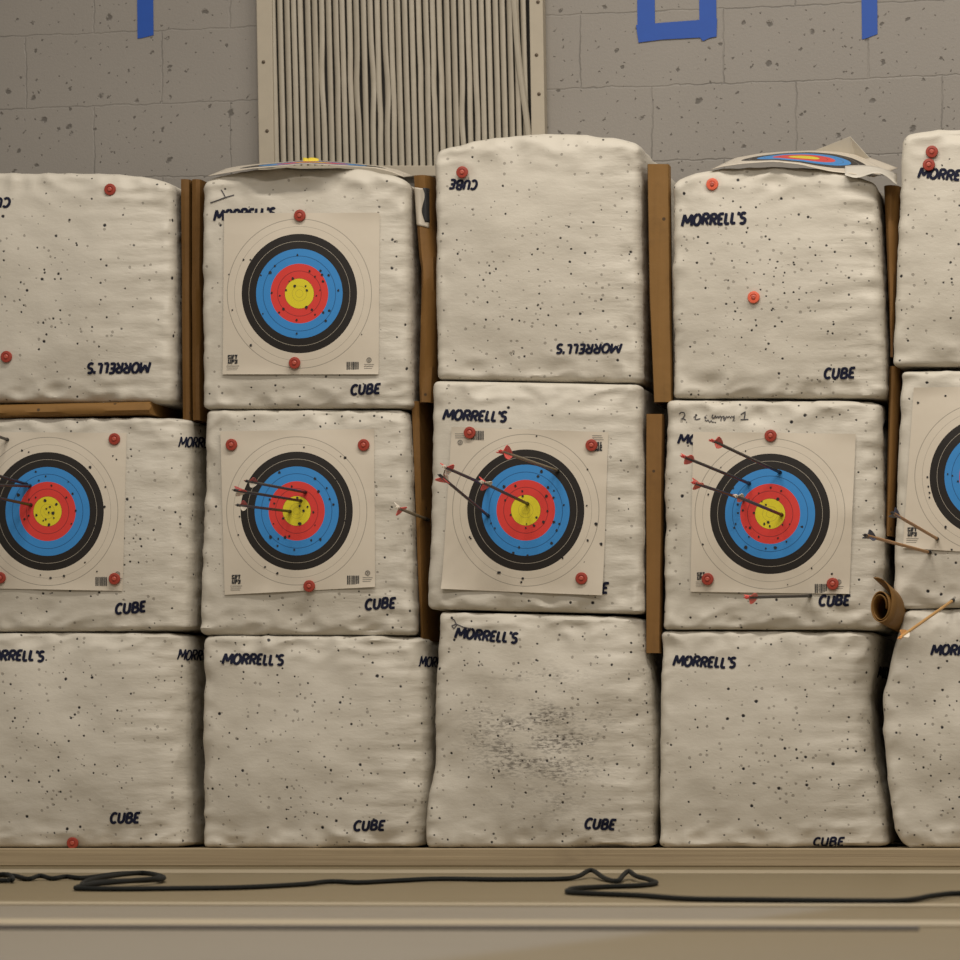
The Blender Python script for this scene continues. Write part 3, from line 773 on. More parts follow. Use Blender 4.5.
# sheets lying on top of the stacks -------------------------------------------------
def top_sheet(label, front, back, yf, yb, vc, cube_key, arch=0.0):
    xs = [p[0] for p in front]; xb = [p[0] for p in back]
    def P(a, b):
        xf = xs[0] + (xs[-1] - xs[0]) * a; x2 = xb[0] + (xb[-1] - xb[0]) * a
        A = at_y(xf, lerp_tab(front, xf), lerp_tab(yf, a)); B = at_y(x2, lerp_tab(back, x2), yb)
        Q = A.lerp(B, b); Q.z += arch * 4 * b * (1 - b); return Q
    mb = MB()
    mb.grid(P, 36, 24, 0, lambda a, b: ((a - 0.5) * 2 / 0.95, (b - vc) * 2 / 0.95))
    o = mb.build('paper_target', [M_TARGET], origin=P(.5, .5), solid=0.0012)
    tag(o, label, 'target', 'paper archery target faces')
    return o, P
s2, P2 = top_sheet('curling paper target face lying on top of the second stack, below the slatted panel',
               [(208, 176), (222, 173.5), (234, 171.5), (252, 168.5), (275, 166.6), (305, 163.8), (340, 165.6), (375, 168), (392, 172), (404, 177)],
               [(226, 168.5), (240, 166), (258, 164), (280, 162.5), (310, 160.0), (345, 162.6), (380, 166), (398, 170), (413, 176)], [(0, 0.0), (.12, -0.01), (.25, -.06), (.6, -.06), (.8, .03), (1, .04)], 0.40, 0.5, 'C2T')
mb = MB()
mb.grid(lambda a, b: at_y(303 + 15 * a + 1.5 * math.sin(a * 9), 161.0 - 3.4 * b * (0.55 + 0.45 * abs(math.cos(a * 5))), 0.14 + 0.03 * b), 10, 5)
tf = mb.build('torn_flap', plain('yellow_paper', (0.80, 0.62, 0.05), 0.5, 0.1), parent=s2, solid=0.001)
tf['label'] = 'torn yellow shred standing up'
s4, P4 = top_sheet('paper target face draped over the top of the fourth stack, its back corner folded up',
               [(711, 169.5), (722, 166.5), (744, 163.5), (772, 161.5), (798, 164), (815, 168), (831, 171.5), (850, 173.5), (874, 177)],
               [(735, 158), (760, 153.5), (785, 151.5), (812, 150.5), (840, 151.5), (858, 154), (877, 160), (898, 168)], [(0, 0.0), (.2, -0.03), (.6, -0.03), (.75, .0), (1, 0.02)], 0.40, 0.47, 'C4T')
mb = MB()
a_, b_, c_ = at_y(806, 154, 0.40), at_y(850, 136.3, 0.36), at_y(870, 158.5, 0.34)
m_ = at_y(856, 157, 0.38)
for tri in ((a_, m_, b_), (m_, c_, b_)): mb.face([mb.vert(p) for p in tri])
fc = mb.build('folded_corner', plain('paper_back', (0.50, 0.46, 0.38), 0.6, 0.06), parent=s4, smooth=False, solid=0.0012)
fc['label'] = 'turned-up corner showing the plain back'
mb = MB()
mb.grid(lambda a, b: at_y(845 + 52 * a, 166 - 2 * math.sin(a * 3) + 9 * b * (1 + .4 * math.sin(a * 7)) + 8 * a * a, 0.10 - 0.13 * b + 0.012 * math.sin(a * 8)), 14, 6)
ff = mb.build('plastic_flap', plain('bag_flap', (0.575, 0.54, 0.468), 0.45, 0.06), parent=CUBES['C4T'].ob, solid=0.001)
ff['label'] = 'loose fold of bag plastic at the top corner'

# ------------------------------------------------------------------ pins
M_RED = plain('red_plastic', (0.32, 0.040, 0.022), 0.4, 0.08)
M_REDO = plain('orange_red_plastic', (0.72, 0.125, 0.060), 0.4, 0.08)
M_HUB = plain('pale_red_plastic', (0.42, 0.080, 0.05), 0.35, 0.1)
def make_pin(mat):
    t = empty('target_pin', (0, 0, 0))
    a = MB(); a.lathe([(0, -0.001), (0.0155, -0.001), (0.0165, 0.001), (0.0165, 0.004), (0.0150, 0.0062), (0.0095, 0.0068), (0.0085, 0.0055), (0, 0.0055)])
    hd = a.build('pin_head', mat, parent=t)
    a = MB(); a.lathe([(0.0058, 0.0050), (0.0058, 0.0078), (0.0045, 0.0088), (0.002, 0.0088), (0, 0.0080)], 18)
    h = a.build('hub', M_HUB, parent=hd); h['label'] = 'paler raised centre'
    a = MB(); a.tube([(0, -0.001, 0), (0, 0.025, 0), (0, 0.04, 0)], [0.003, 0.003, 0.0006], 8)
    a.build('spike', mat, parent=t)
    return t
def dup(root):
    r = root.copy(); COL.objects.link(r)
    for ch in root.children:
        k = ch.copy(); COL.objects.link(k); k.parent = r
        for g in ch.children:
            q = g.copy(); COL.objects.link(q); q.parent = k
    return r
PROTO = {0: make_pin(M_RED), 1: make_pin(M_REDO)}
used = set()
PINS = [
 ('C1T', 111, 190, 0, 'red pin near the top of the leftmost top bag, beside the double cardboard'),
 ('C1T', 7, 357, 0, 'red pin at the left picture edge, low on the leftmost top bag'),
 ('C1M', 115.3, 439.3, 0, 'red pin at the upper right corner of the sheet cut by the left picture edge'),
 ('C1M', 115.3, 579, 0, 'red pin beside the barcode of the target sheet cut by the left picture edge'),
 ('C1M', 1, 578, 0, 'red pin half cut by the left picture edge, low on the leftmost target sheet'),
 ('C1B', 73, 843, 0, 'red pin at the bottom edge of the leftmost bottom bag, touching the plank'),
 ('C2T', 300.5, 216, 0, 'red pin at the top edge of the target sheet without arrows'),
 ('C2T', 295.3, 363.3, 0, 'red pin at the bottom of the target sheet without arrows'),
 ('C2M', 232.2, 445, 0, 'red pin at the upper left corner of the target sheet with three thin arrows'),
 ('C2M', 364.3, 445.3, 0, 'red pin at the upper right corner of the target sheet with three thin arrows'),
 ('C2M', 310, 586.3, 0, 'red pin at the bottom of the target sheet with three thin arrows'),
 ('C3T', 462.5, 172.5, 0, 'red pin above the upside-down CUBE print on the domed top bag'),
 ('C3M', 470.3, 433, 0, 'red pin touching the barcode of the upside-down target sheet'),
 ('C3M', 592, 445.5, 0, 'red pin beside the black logo of the upside-down target sheet'),
 ('C3M', 582, 578.5, 0, 'red pin at the lower right of the upside-down target sheet'),
 ('C4T', 712.5, 184.5, 1, 'bright orange-red pin above the upright lettering at the top of the fourth stack'),
 ('C4T', 754, 297.7, 1, 'bright orange-red pin alone near the centre of the top bag of the fourth stack'),
 ('C4M', 771, 436, 0, 'red pin at the top edge of the target sheet below the handwriting'),
 ('C4M', 708, 579.3, 0, 'red pin touching the logo of the target sheet below the handwriting'),
 ('C4M', 833, 584, 0, 'red pin beside the barcode of the target sheet below the handwriting'),
 ('C5T', 932, 152, 0, 'upper of two red pins on the rightmost top bag'),
 ('C5T', 929, 165, 0, 'lower of two red pins on the rightmost top bag, touching its lettering'),
]
for key, x, y, k, lab in PINS:
    o = PROTO[k] if k not in used else dup(PROTO[k])
    used.add(k)
    onsheet = key in ('C1M', 'C2M', 'C3M', 'C4M') or (key == 'C2T')
    o.location = CUBES[key].pt(x, y, 0.0062 if onsheet else 0.002, smooth=True)
    tag(o, lab, 'pin', 'round plastic target pins')

# ------------------------------------------------------------------ arrows
M_CARBON = plain('black_carbon', (0.022, 0.018, 0.017), 0.35, 0.3)
M_GREYSHAFT = plain('dark_grey_shaft', (0.045, 0.036, 0.032), 0.4, 0.3)
M_OLIVE = plain('olive_shaft', (0.15, 0.115, 0.07), 0.4, 0.2)
M_WOODSH = plain('wooden_shaft', (0.40, 0.215, 0.085), 0.45, 0.2)
M_WOODSH2 = plain('honey_wooden_shaft', (0.50, 0.28, 0.09), 0.45, 0.2)
M_VR = plain('red_vane', (0.78, 0.075, 0.065), 0.45, 0.12)
M_VP = plain('coral_vane', (0.74, 0.13, 0.10), 0.45, 0.12)
M_VW = plain('white_vane', (0.75, 0.70, 0.60), 0.5, 0.1)
M_VD = plain('dull_pink_vane', (0.42, 0.075, 0.075), 0.5, 0.3)
M_VB = plain('navy_vane', (0.035, 0.045, 0.085), 0.5, 0.2)
M_NW = plain('pale_nock', (0.72, 0.66, 0.56), 0.4, 0.1)
M_NR = plain('red_nock', (0.60, 0.06, 0.05), 0.4, 0.1)
M_NK = plain('black_nock', (0.02, 0.02, 0.025), 0.4, 0.1)
M_NO = plain('amber_nock', (0.75, 0.36, 0.10), 0.35, 0.1)
M_BRASS = plain('dark_point', (0.03, 0.028, 0.027), 0.35, 0.1, metallic=0.6)

def arrow(label, tip, nock_px, out, shaft, vanes, nock, r=0.0042, roll=0.5, vl=0.058, vh=0.018, embed=0.05, tip_pt=None):
    T = tip_pt if tip_pt is not None else CUBES[tip[0]].pt(tip[1], tip[2], 0.004, smooth=True)
    K = at_y(*nock_px, T.y - out)
    d = (K - T).normalized(); L = (K - T).length
    t = empty('arrow', T)
    sd = d.cross(Vector((0, 0, 1))).normalized(); uu = sd.cross(d)
    m = MB(); m.tube([T - d * embed * 0.3, T + d * 0.2, T + d * (L - 0.012)], r, 10); m.build('shaft', shaft, parent=t)
    m = MB(); m.tube([T - d * embed, T - d * embed * 0.7, T + d * 0.010, T + d * 0.013], [r * 0.3, r * 1.15, r * 1.25, r * 1.02], 10); m.build('point', M_BRASS, parent=t)
    m = MB()
    m.tube([T + d * (L - 0.014), T + d * (L - 0.004)], r * 1.05, 10)
    for sg in (-1, 1):
        m.tube([T + d * (L - 0.006) + sd * r * 0.6 * sg, T + d * L + sd * r * 0.7 * sg, T + d * (L + 0.007) + sd * r * 0.65 * sg], [r * 0.45, r * 0.4, r * 0.25], 8)
    m.build('nock', nock, parent=t)
    if vanes[0] is M_VP: vh = min(vh, 0.0145)
    for k, vm in enumerate(vanes):
        a = roll + k * 2 * math.pi / 3
        rad = sd * math.cos(a) + uu * math.sin(a); th = d.cross(rad) * 0.0007
        p = lambda s, h: T + d * (L - 0.022 - s) + rad * (r * 0.8 + h)
        prof = [p(vl, 0), p(vl * 0.72, vh * 0.45), p(vl * 0.35, vh * 0.88), p(vl * 0.1, vh), p(0.0, vh * 0.85), p(0, 0)]
        m = MB(); m.prism([q - th for q in prof], th * 2); m.build('vane', vm, parent=t, smooth=False)
    tag(t, label, 'arrow', 'arrows stuck in the targets')
    return t

R3, P3, D3, B3 = [M_VR, M_VW, M_VR], [M_VP] * 3, [M_VD, M_VD, M_VW], [M_VB] * 3
C = M_CARBON
arrow('topmost of four black arrows at the left picture edge, in the white of the sheet', ('C1M', 8, 439.8), (-52, 419), .45, C, P3, M_NR)
arrow('black arrow at the left picture edge slanting down to the blue and red border', ('C1M', 27, 484.3), (-34, 466), .45, C, P3, M_NR)
arrow('almost level black arrow at the left picture edge ending in the blue', ('C1M', 30.5, 486), (-36, 484.5), .45, C, P3, M_NR)
arrow('lowest of four black arrows at the left picture edge, ending in the red', ('C1M', 31.5, 505), (-34, 491), .45, C, P3, M_NR)
arrow('uppermost of three thin arrows, its point in the red ring', ('C2M', 306, 492.5), (246, 481), .45, C, D3, M_NK, r=.0038, roll=.3, vh=.013)
arrow('middle of three thin arrows, its point at the upper edge of the yellow', ('C2M', 301.3, 501), (234, 490), .45, C, [M_VD, M_VR, M_VW], M_NK, r=.0038, roll=.9, vh=.013)
arrow('lowest of three thin arrows, its point left of the bullseye', ('C2M', 290.5, 511.5), (237, 505), .45, C, D3, M_NK, r=.0038, roll=.1, vh=.013)
arrow('black arrow in the upside-down sheet with its nock at the left edge, above the second', ('C3M', 488, 486), (443.5, 466.5), .44, M_GREYSHAFT, [M_VR, M_VW, M_VR], M_NW, roll=2.75)
arrow('black arrow with red vane ending in the yellow of the upside-down sheet', ('C3M', 528, 504), (481, 481.5), .45, M_GREYSHAFT, [M_VR, M_VW, M_VR], M_NW, roll=.9)
arrow('steep black arrow with red vane at the left blue ring of the upside-down sheet', ('C3M', 488.5, 516), (439.5, 475), .44, M_GREYSHAFT, [M_VR, M_VR, M_VW], M_NK, roll=3.9)
arrow('grey arrow with large red vanes in the upper black ring of the upside-down sheet', ('C3M', 558, 471), (500, 451), .48, M_OLIVE, [M_VR, M_VR, M_VR], M_NR, roll=4.2, vl=.075)
arrow('topmost black arrow of the sheet below the handwriting, coral vanes', ('C4M', 780.3, 472.5), (711, 440), .48, C, P3, M_NR, roll=.2)
arrow('second black arrow of the sheet below the handwriting, point in the left blue', ('C4M', 749.5, 483.5), (682, 456), .48, C, P3, M_NR, roll=.7)
arrow('black arrow with its nock lowest at the left of the sheet below the handwriting', ('C4M', 744, 499.5), (693, 482.5), .46, C, P3, M_NR, roll=1.0)
arrow('black arrow ending in the yellow of the sheet below the handwriting', ('C4M', 782, 515), (735, 495.5), .47, C, [M_VR, M_VW, M_VP], M_NW, roll=.5, vh=.011)
arrow('level black arrow under the lower edge of the sheet below the handwriting', ('C4M', 810, 596), (746, 597.5), .46, C, P3, M_NR, roll=.4)
arrow('wooden arrow with navy vanes inside the rightmost sheet', ('C5M', 937.5, 539), (892, 512.5), .47, M_WOODSH, B3, M_NK, roll=3.8, vh=.014)
arrow('wooden arrow with navy vanes at the lower edge of the rightmost sheet', ('C5M', 929.5, 552.5), (864.5, 535), .47, M_WOODSH, B3, M_NK, roll=3.9, vh=.014)
arrow('honey coloured wooden arrow rising to the right, below the rightmost sheet', ('C5M', 953, 600.5), (899.5, 638), .5, M_WOODSH2, [M_VW, M_VW, M_NO], M_NO, roll=3.4, vh=.013)

# ------------------------------------------------------------------ cardboard
M_CB = cardboard_material('brown_cardboard', (0.205, 0.103, 0.027))
M_CB2 = cardboard_material('dark_cardboard', (0.150, 0.073, 0.017))
M_CBL = cardboard_material('light_cardboard', (0.225, 0.118, 0.032))
M_CBI = plain('torn_cardboard_core', (0.17, 0.085, 0.032), 0.8, 0.3, 60)

def strip_point(left, right, prof, yf, bend, seed, t, py):
    L, R = at_y(lerp_tab(left, py), py, yf), at_y(lerp_tab(right, py), py, yf)
    k = lerp_tab([(p[0], i) for i, p in enumerate(prof)], t)
    return Vector((L.x + (R.x - L.x) * t, yf + lerp_tab(prof, t) + bend * noise.noise(Vector((k * 0.7 + seed, py * 0.02, seed * 1.7))), L.z + (R.z - L.z) * t))

def folded_strip(name, label, left, right, py0, py1, prof, yf, mat, bend=0.0, seed=0, group='cardboard pieces wedged between the bags', thick=0.005, nz=30):
    """standing strip: left/right are tables py -> px; prof: cross-section points (0..1 across, depth behind the front in metres)"""
    mb = MB()
    # thick ribbon around the profile
    n = len(prof); inner = []
    def norm(k):
        a, b = prof[max(0, k - 1)], prof[min(n - 1, k + 1)]
        return a, b
    rows_o, rows_i = [], []
    for j in range(nz + 1):
        py = py0 + (py1 - py0) * j / nz
        L, R = at_y(lerp_tab(left, py), py, yf), at_y(lerp_tab(right, py), py, yf)
        W = (R - L).length
        ro, ri = [], []
        P2 = [(p[0] * W, p[1]) for p in prof]
        for k in range(n):
            a, b = P2[max(0, k - 1)], P2[min(n - 1, k + 1)]
            dx, dy = b[0] - a[0], b[1] - a[1]; q = math.hypot(dx, dy) or 1
            wob = bend * noise.noise(Vector((k * 0.7 + seed, py * 0.02, seed * 1.7)))
            dep = P2[k][1] + wob
            o = Vector((L.x + P2[k][0], yf + dep, L.z + (R.z - L.z) * prof[k][0]))
            i_ = o + Vector((-dy / q, dx / q, 0)) * thick
            ro.append(mb.vert(o)); ri.append(mb.vert(i_))
        rows_o.append(ro); rows_i.append(ri)
    for j in range(nz):
        for k in range(n - 1):
            mb.face((rows_o[j + 1][k], rows_o[j + 1][k + 1], rows_o[j][k + 1], rows_o[j][k]))
            mb.face((rows_i[j][k], rows_i[j][k + 1], rows_i[j + 1][k + 1], rows_i[j + 1][k]), 1)
        mb.face((rows_o[j][0], rows_i[j][0], rows_i[j + 1][0], rows_o[j + 1][0]))
        mb.face((rows_o[j][-1], rows_o[j + 1][-1], rows_i[j + 1][-1], rows_i[j][-1]))
    for k in range(n - 1):
        mb.face((rows_o[0][k], rows_o[0][k + 1], rows_i[0][k + 1], rows_i[0][k]), 1)
        mb.face((rows_o[-1][k], rows_i[-1][k], rows_i[-1][k + 1], rows_o[-1][k + 1]), 1)
    P = at_y((lerp_tab(left, py1) + lerp_tab(right, py1)) / 2, py1, yf + 0.05)
    o = mb.build(name, [mat, M_CBI], origin=P)
    tag(o, label, 'cardboard', group)
    return o

box_prof = [(0.0, 0.30), (0.0, 0.15), (0.0, 0.012), (0.06, 0.0), (0.5, -0.002), (0.94, 0.0), (0.985, 0.008), (0.97, 0.03), (0.96, 0.05)]
two_prof = [(0.0, 0.42), (0.0, 0.02), (0.06, 0.004), (0.25, 0.0), (0.42, 0.006), (0.47, 0.03), (0.48, 0.16), (0.53, 0.16), (0.54, 0.03), (0.58, 0.005), (0.78, 0.0), (0.95, 0.006), (1.0, 0.02), (1.0, 0.42)]
round_prof = [(0.0, 0.35), (0.0, 0.06), (0.03, 0.03), (0.12, 0.012), (0.3, 0.001), (0.5, 0.0), (0.7, 0.004), (0.88, 0.016), (0.98, 0.035), (1.0, 0.07), (1.0, 0.35)]
ell_prof = [(0.0, 0.36), (0.0, 0.02), (0.04, 0.006), (0.3, 0.0), (0.42, 0.008), (0.5, 0.05), (0.75, 0.20), (0.98, 0.34), (1.0, 0.40)]

folded_strip('folded_cardboard', 'folded double cardboard standing between the two leftmost top bags', [(180, 179.5), (420, 181.5)], [(180, 200.5), (300, 199.5), (420, 200)], 179, 420, two_prof, 0.045, M_CB2, 0.004, 3)
K3L = [(175, 411), (226, 414.5), (257, 416.5), (268, 418.5), (300, 418.5), (340, 417.5), (380, 416.5), (402, 417.5)]
K3R = [(175, 431), (225, 431), (258, 434.5), (300, 435), (330, 434.5), (375, 433), (402, 431.5)]
k3 = folded_strip('rolled_cardboard', 'crumpled cardboard roll with white label right of the second top bag', K3L, K3R, 175, 402, round_prof, 0.03, M_CB, 0.011, 8, nz=60)
mb = MB()
def lab_pt(a, b):
    p = strip_point(K3L, K3R, round_prof, 0.03, 0.011, 8, 0.06 + 0.80 * a, 186.5 + 38 * b + 3 * a)
    return p + Vector((-0.0008, -0.0022, 0))
mb.grid(lab_pt, 10, 20)
lb = mb.build('paper_label', M_WHITE, parent=k3, solid=0.0006); lb['label'] = 'torn white shipping label'
mb = MB()
def scuff_pt(a, b):
    a2 = 0.60 + 0.34 * a + 0.10 * math.sin(b * 7) * (1 - a)
    p = strip_point(K3L, K3R, round_prof, 0.03, 0.011, 8, a2, 188 + 34 * b)
    return p + Vector((-0.0012, -0.0038, 0))
mb.grid(scuff_pt, 6, 20)
mb.build('black_scuff', M_PRINT, parent=k3, solid=0.0006)
folded_strip('folded_cardboard', 'folded cardboard leaning right of the bag with three thin arrows', [(401, 410.5), (640, 420)], [(401, 429.5), (640, 430)], 401, 640, ell_prof, 0.05, M_CB, 0.006, 12)
folded_strip('folded_cardboard', 'flat cardboard box strip standing right of the domed top bag', [(164, 646.5), (300, 649), (402, 653.5)], [(164, 669), (300, 670.5), (402, 672)], 164, 402, box_prof, 0.012, M_CBL, 0.003, 17)
folded_strip('folded_cardboard', 'cardboard box strip standing right of the upside-down target sheet', [(414, 645.5), (653, 645.5)], [(414, 663), (653, 660)], 414, 653, box_prof, 0.012, M_CB, 0.003, 21)
folded_strip('folded_cardboard', 'tapering cardboard strip standing between the two rightmost top bags', [(185, 882.5), (355, 890)], [(185, 900), (280, 896), (355, 893)], 185, 357, round_prof, 0.045, M_CB, 0.004, 25)
folded_strip('folded_cardboard', 'narrow cardboard strip standing beside the rightmost target sheet', [(364, 888), (535, 884.5)], [(364, 900), (535, 892.5)], 366, 536, round_prof, 0.045, M_CB, 0.003, 29)

# horizontal strip under the leftmost top bag
mb = MB()
pr = [(0.40, 0.0), (0.02, 0.0), (0.006, 0.004), (0.0, 0.012), (0.002, 0.022), (0.006, 0.031), (0.02, 0.036), (0.40, 0.036)]
za = at_y(60, 416.3, 0).z; x0, x1 = at_y(-46, 410, 0).x, at_y(151, 410, 0).x
hh = at_y(60, 403.3, 0).z - za
cols = []
for i in range(26):
    x = x0 + (x1 - x0) * i / 25
    tilt = 0.0
    cols.append([mb.vert((x + (0.004 * math.sin(k * 2) if i == 25 else 0), -0.012 + d + 0.004 * noise.noise(Vector((x * 6, k, 3))), za + h * hh / 0.036 + tilt)) for k, (d, h) in enumerate(pr)])
for a, b in zip(cols, cols[1:]):
    for k in range(len(pr) - 1): mb.face((a[k], a[k + 1], b[k + 1], b[k])[::-1])
mb.face(cols[-1]); mb.face(cols[0][::-1])
o = mb.build('folded_cardboard', cardboard_material('brown_cardboard_flat', (0.24, 0.125, 0.034), 'x'), origin=((x0 + x1) / 2, 0.15, za))
tag(o, 'flat cardboard strip lying under the leftmost top bag', 'cardboard', 'cardboard pieces wedged between the bags')

# loose roll in the gap low on the right
ctr = at_y(880.5, 606, -0.13); axis = (at_y(899, 616, 0.06) - ctr)
e1, e2 = Vector((1, 0, 0)), Vector((0, 0, 1))
mb = MB(); n = 72; rows = []
for k in range(n + 1):
    a = k / n * 2.35 * 2 * math.pi
    r = 0.0385 - 0.0052 * a / (2 * math.pi) - (0.006 * max(0, k - 55) / 17)
    if k < 12: r += 0.030 * (1 - k / 12) ** 1.4
    an = 1.95 - a
    dirv = e1 * math.cos(an) * 0.72 + e2 * math.sin(an) * 1.18
    p = ctr + dirv * r
    q = ctr + axis + dirv * min(r, 0.045)
    s_ = Vector((0, 0.008 * math.sin(a * 1.3), 0))
    rows.append([mb.vert(p + s_), mb.vert(p.lerp(q, .3)), mb.vert(p.lerp(q, .65)), mb.vert(q)])
for a, b in zip(rows, rows[1:]):
    for k in range(3): mb.face((a[k], b[k], b[k + 1], a[k + 1]))
o = mb.build('rolled_cardboard', M_CBL, origin=ctr + Vector((0, .1, -.04)), solid=0.0025)
tag(o, 'loose roll of cardboard pushed into the gap below the navy-vaned arrows', 'cardboard', 'cardboard pieces wedged between the bags')

# arrow whose point went into the leaning cardboard
arrow('short red and white vaned arrow stuck in the leaning cardboard left of the middle stack', None, (397, 507.5), .40, M_OLIVE, [M_VW, M_VR, M_VR], M_NW, roll=.9,
      tip_pt=at_y(426, 519, 0.09))

# ------------------------------------------------------------------ slatted panel on the wall
GY = WALL_Y - 0.035
M_FRAME = plain('painted_metal_frame', (0.42, 0.37, 0.285), 0.5, 0.08, 20)
M_SLAT = plain('dull_cream_slat', (0.40, 0.36, 0.285), 0.45, 0.10, 25, 0.002)
M_BACKP = plain('dark_panel_back', (0.022, 0.020, 0.017), 0.8, 0.2)
gl = empty('slatted_panel', at_y(400, 168, WALL_Y))
SIDES = []
def wall_quad(name, p, y0, y1, mat, bevel=0.0):
    mb = MB(); mb.prism([at_y(*q, y0) for q in p], Vector((0, y1 - y0, 0)))
    o = mb.build(name, mat, parent=gl, smooth=False, bevel=bevel)
    SIDES.append(o)
    return o
wall_quad('side_frame', [(259, 166), (274, 166), (269.5, -160), (253.5, -160)], GY - 0.012, WALL_Y, M_FRAME, .002)
wall_quad('side_frame', [(532, 172), (545.5, 172), (540, -160), (526.5, -160)], GY - 0.012, WALL_Y, M_FRAME, .002)
wall_quad('bottom_frame', [(258, 176), (546, 176), (546, 165.5), (258, 165.5)], GY - 0.004, WALL_Y, M_FRAME, .002)
wall_quad('backing', [(268, 168), (536, 168), (534, -160), (266, -160)], WALL_Y - 0.012, WALL_Y, M_BACKP)
mb = MB(); rr = random.Random(5); nsl = 37
for i in range(nsl):
    xb = 276.8 + i * (527 - 276.8) / (nsl - 1); xt = xb - 4.2 + rr.uniform(-.4, .4)
    amp = rr.choice([0, 0, 0.2, 0.5, 0.8, -0.7]) if 5 < i < 33 else 0.1
    if i in (7, 12, 14, 16, 27): amp = rr.choice([-1.6, 1.9, 1.4])
    cy, sg = rr.uniform(60, 120), rr.uniform(14, 30)
    rows = []; tl_ = rr.uniform(-.003, .003)
    for j in range(27):
        py = 166.5 - 320 * j / 26 if j > 14 else 166.5 - 166 * j / 14 * 1.0
        py = 166.5 - (j / 26) ** 1.25 * 330
        x = xb + (xt - xb) * (166 - py) / 166 + amp * math.exp(-((py - cy) / sg) ** 2)
        wv = 2.85 + 0.35 * math.exp(-((py - cy) / 8) ** 2) * (1 if abs(amp) > 1 else 0)
        yo = abs(amp) * 0.003 * math.exp(-((py - cy) / 9) ** 2)
        prof = [(-1, .030), (-1, .008), (-.8, .002), (-.3, 0), (.3, 0), (.8, .002), (1, .008), (1, .030)]
        rows.append([mb.vert(at_y(x + q * wv, py, GY + d + yo + q * tl_)) for q, d in prof])
    for a, b in zip(rows, rows[1:]):
        for k in range(7): mb.face((a[k], a[k + 1], b[k + 1], b[k]))
    mb.face(rows[0][::-1]); mb.face(rows[-1])
mb.build('slats', M_SLAT, parent=gl)
mb = MB(); rows = []
for j in range(20):
    py = 150 - j * 15.5
    x = 530 - 2 * math.exp(-((py - 60) / 40) ** 2) - (150 - py) * 0.105 if py > -20 else 512 - (-20 - py) * .1
    rows.append([mb.vert(at_y(x + q * 3.2, py, GY - 0.012 + d)) for q, d in [(-1, .012), (-.8, .003), (-.2, 0), (.5, 0), (1, .006), (1, .012)]])
for a, b in zip(rows, rows[1:]):
    for k in range(5): mb.face((a[k], a[k + 1], b[k + 1], b[k]))
mb.face(rows[0][::-1]); mb.face(rows[-1])
o = mb.build('loose_slat', M_SLAT, parent=gl); o['label'] = 'sprung slat leaning out beside a black gap'
M_SCREW = plain('rusty_screw', (0.10, 0.075, 0.05), 0.5, 0.2, metallic=0.5)
for (x, y) in ((263.5, 62), (267, 131), (536.5, 55), (539, 94), (538, 2)):
    c0 = at_y(x, y, GY - 0.012); m2 = MB(); m2.lathe([(0.0055, 0), (0.005, 0.002), (0.0025, 0.003), (0, 0.003)], 12)
    m2.v = [v + c0 for v in m2.v]
    m2.build('screw', M_SCREW, parent=SIDES[0 if x < 400 else 1])
tag(gl, 'cream panel of narrow vertical slats, some bent, on the block wall', 'panel')

# ------------------------------------------------------------------ blue tape
M_TAPE = plain('blue_tape', (0.007, 0.072, 0.38), 0.5, 0.06)
def tape(parent, poly, name, lift=0.0):
    mb = MB(); y0 = WALL_Y - 0.0025 - lift
    mb.prism([at_y(*p, y0) for p in poly], Vector((0, 0.0015, 0)))
    return mb.build(name, M_TAPE, parent=parent, origin=None if parent else at_y(*poly[0], y0), smooth=False)
G = 'blue tape marks on the wall'
tag(tape(None, [(137.5, 38.5), (142, 38), (153.5, 35), (152, -120), (136, -120)], 'tape_strip'), 'blue tape strip hanging on the wall above the leftmost stack', 'tape', G)
tag(tape(None, [(862, 39.5), (867, 38), (877.5, 34), (876, -120), (860, -120)], 'tape_strip'), 'blue tape strip on the wall above the rightmost gap', 'tape', G)
u = empty('tape_outline', at_y(677, 42, WALL_Y - 0.001))
tape(u, [(637.5, 30), (655, 30), (653.5, -120), (636, -120)], 'tape_strip')
tape(u, [(699.5, 30), (716.5, 30), (715, -120), (698, -120)], 'tape_strip')
tape(u, [(638.5, 42.5), (662, 39.5), (690, 38), (700, 37.5), (703, 41), (709, 38), (716.5, 36.5), (717, 18.5), (698, 20), (664, 22.5), (636, 25)], 'tape_strip', 0.0016)
tag(u, 'blue tape box outline on the wall, open at the picture top', 'tape', G)

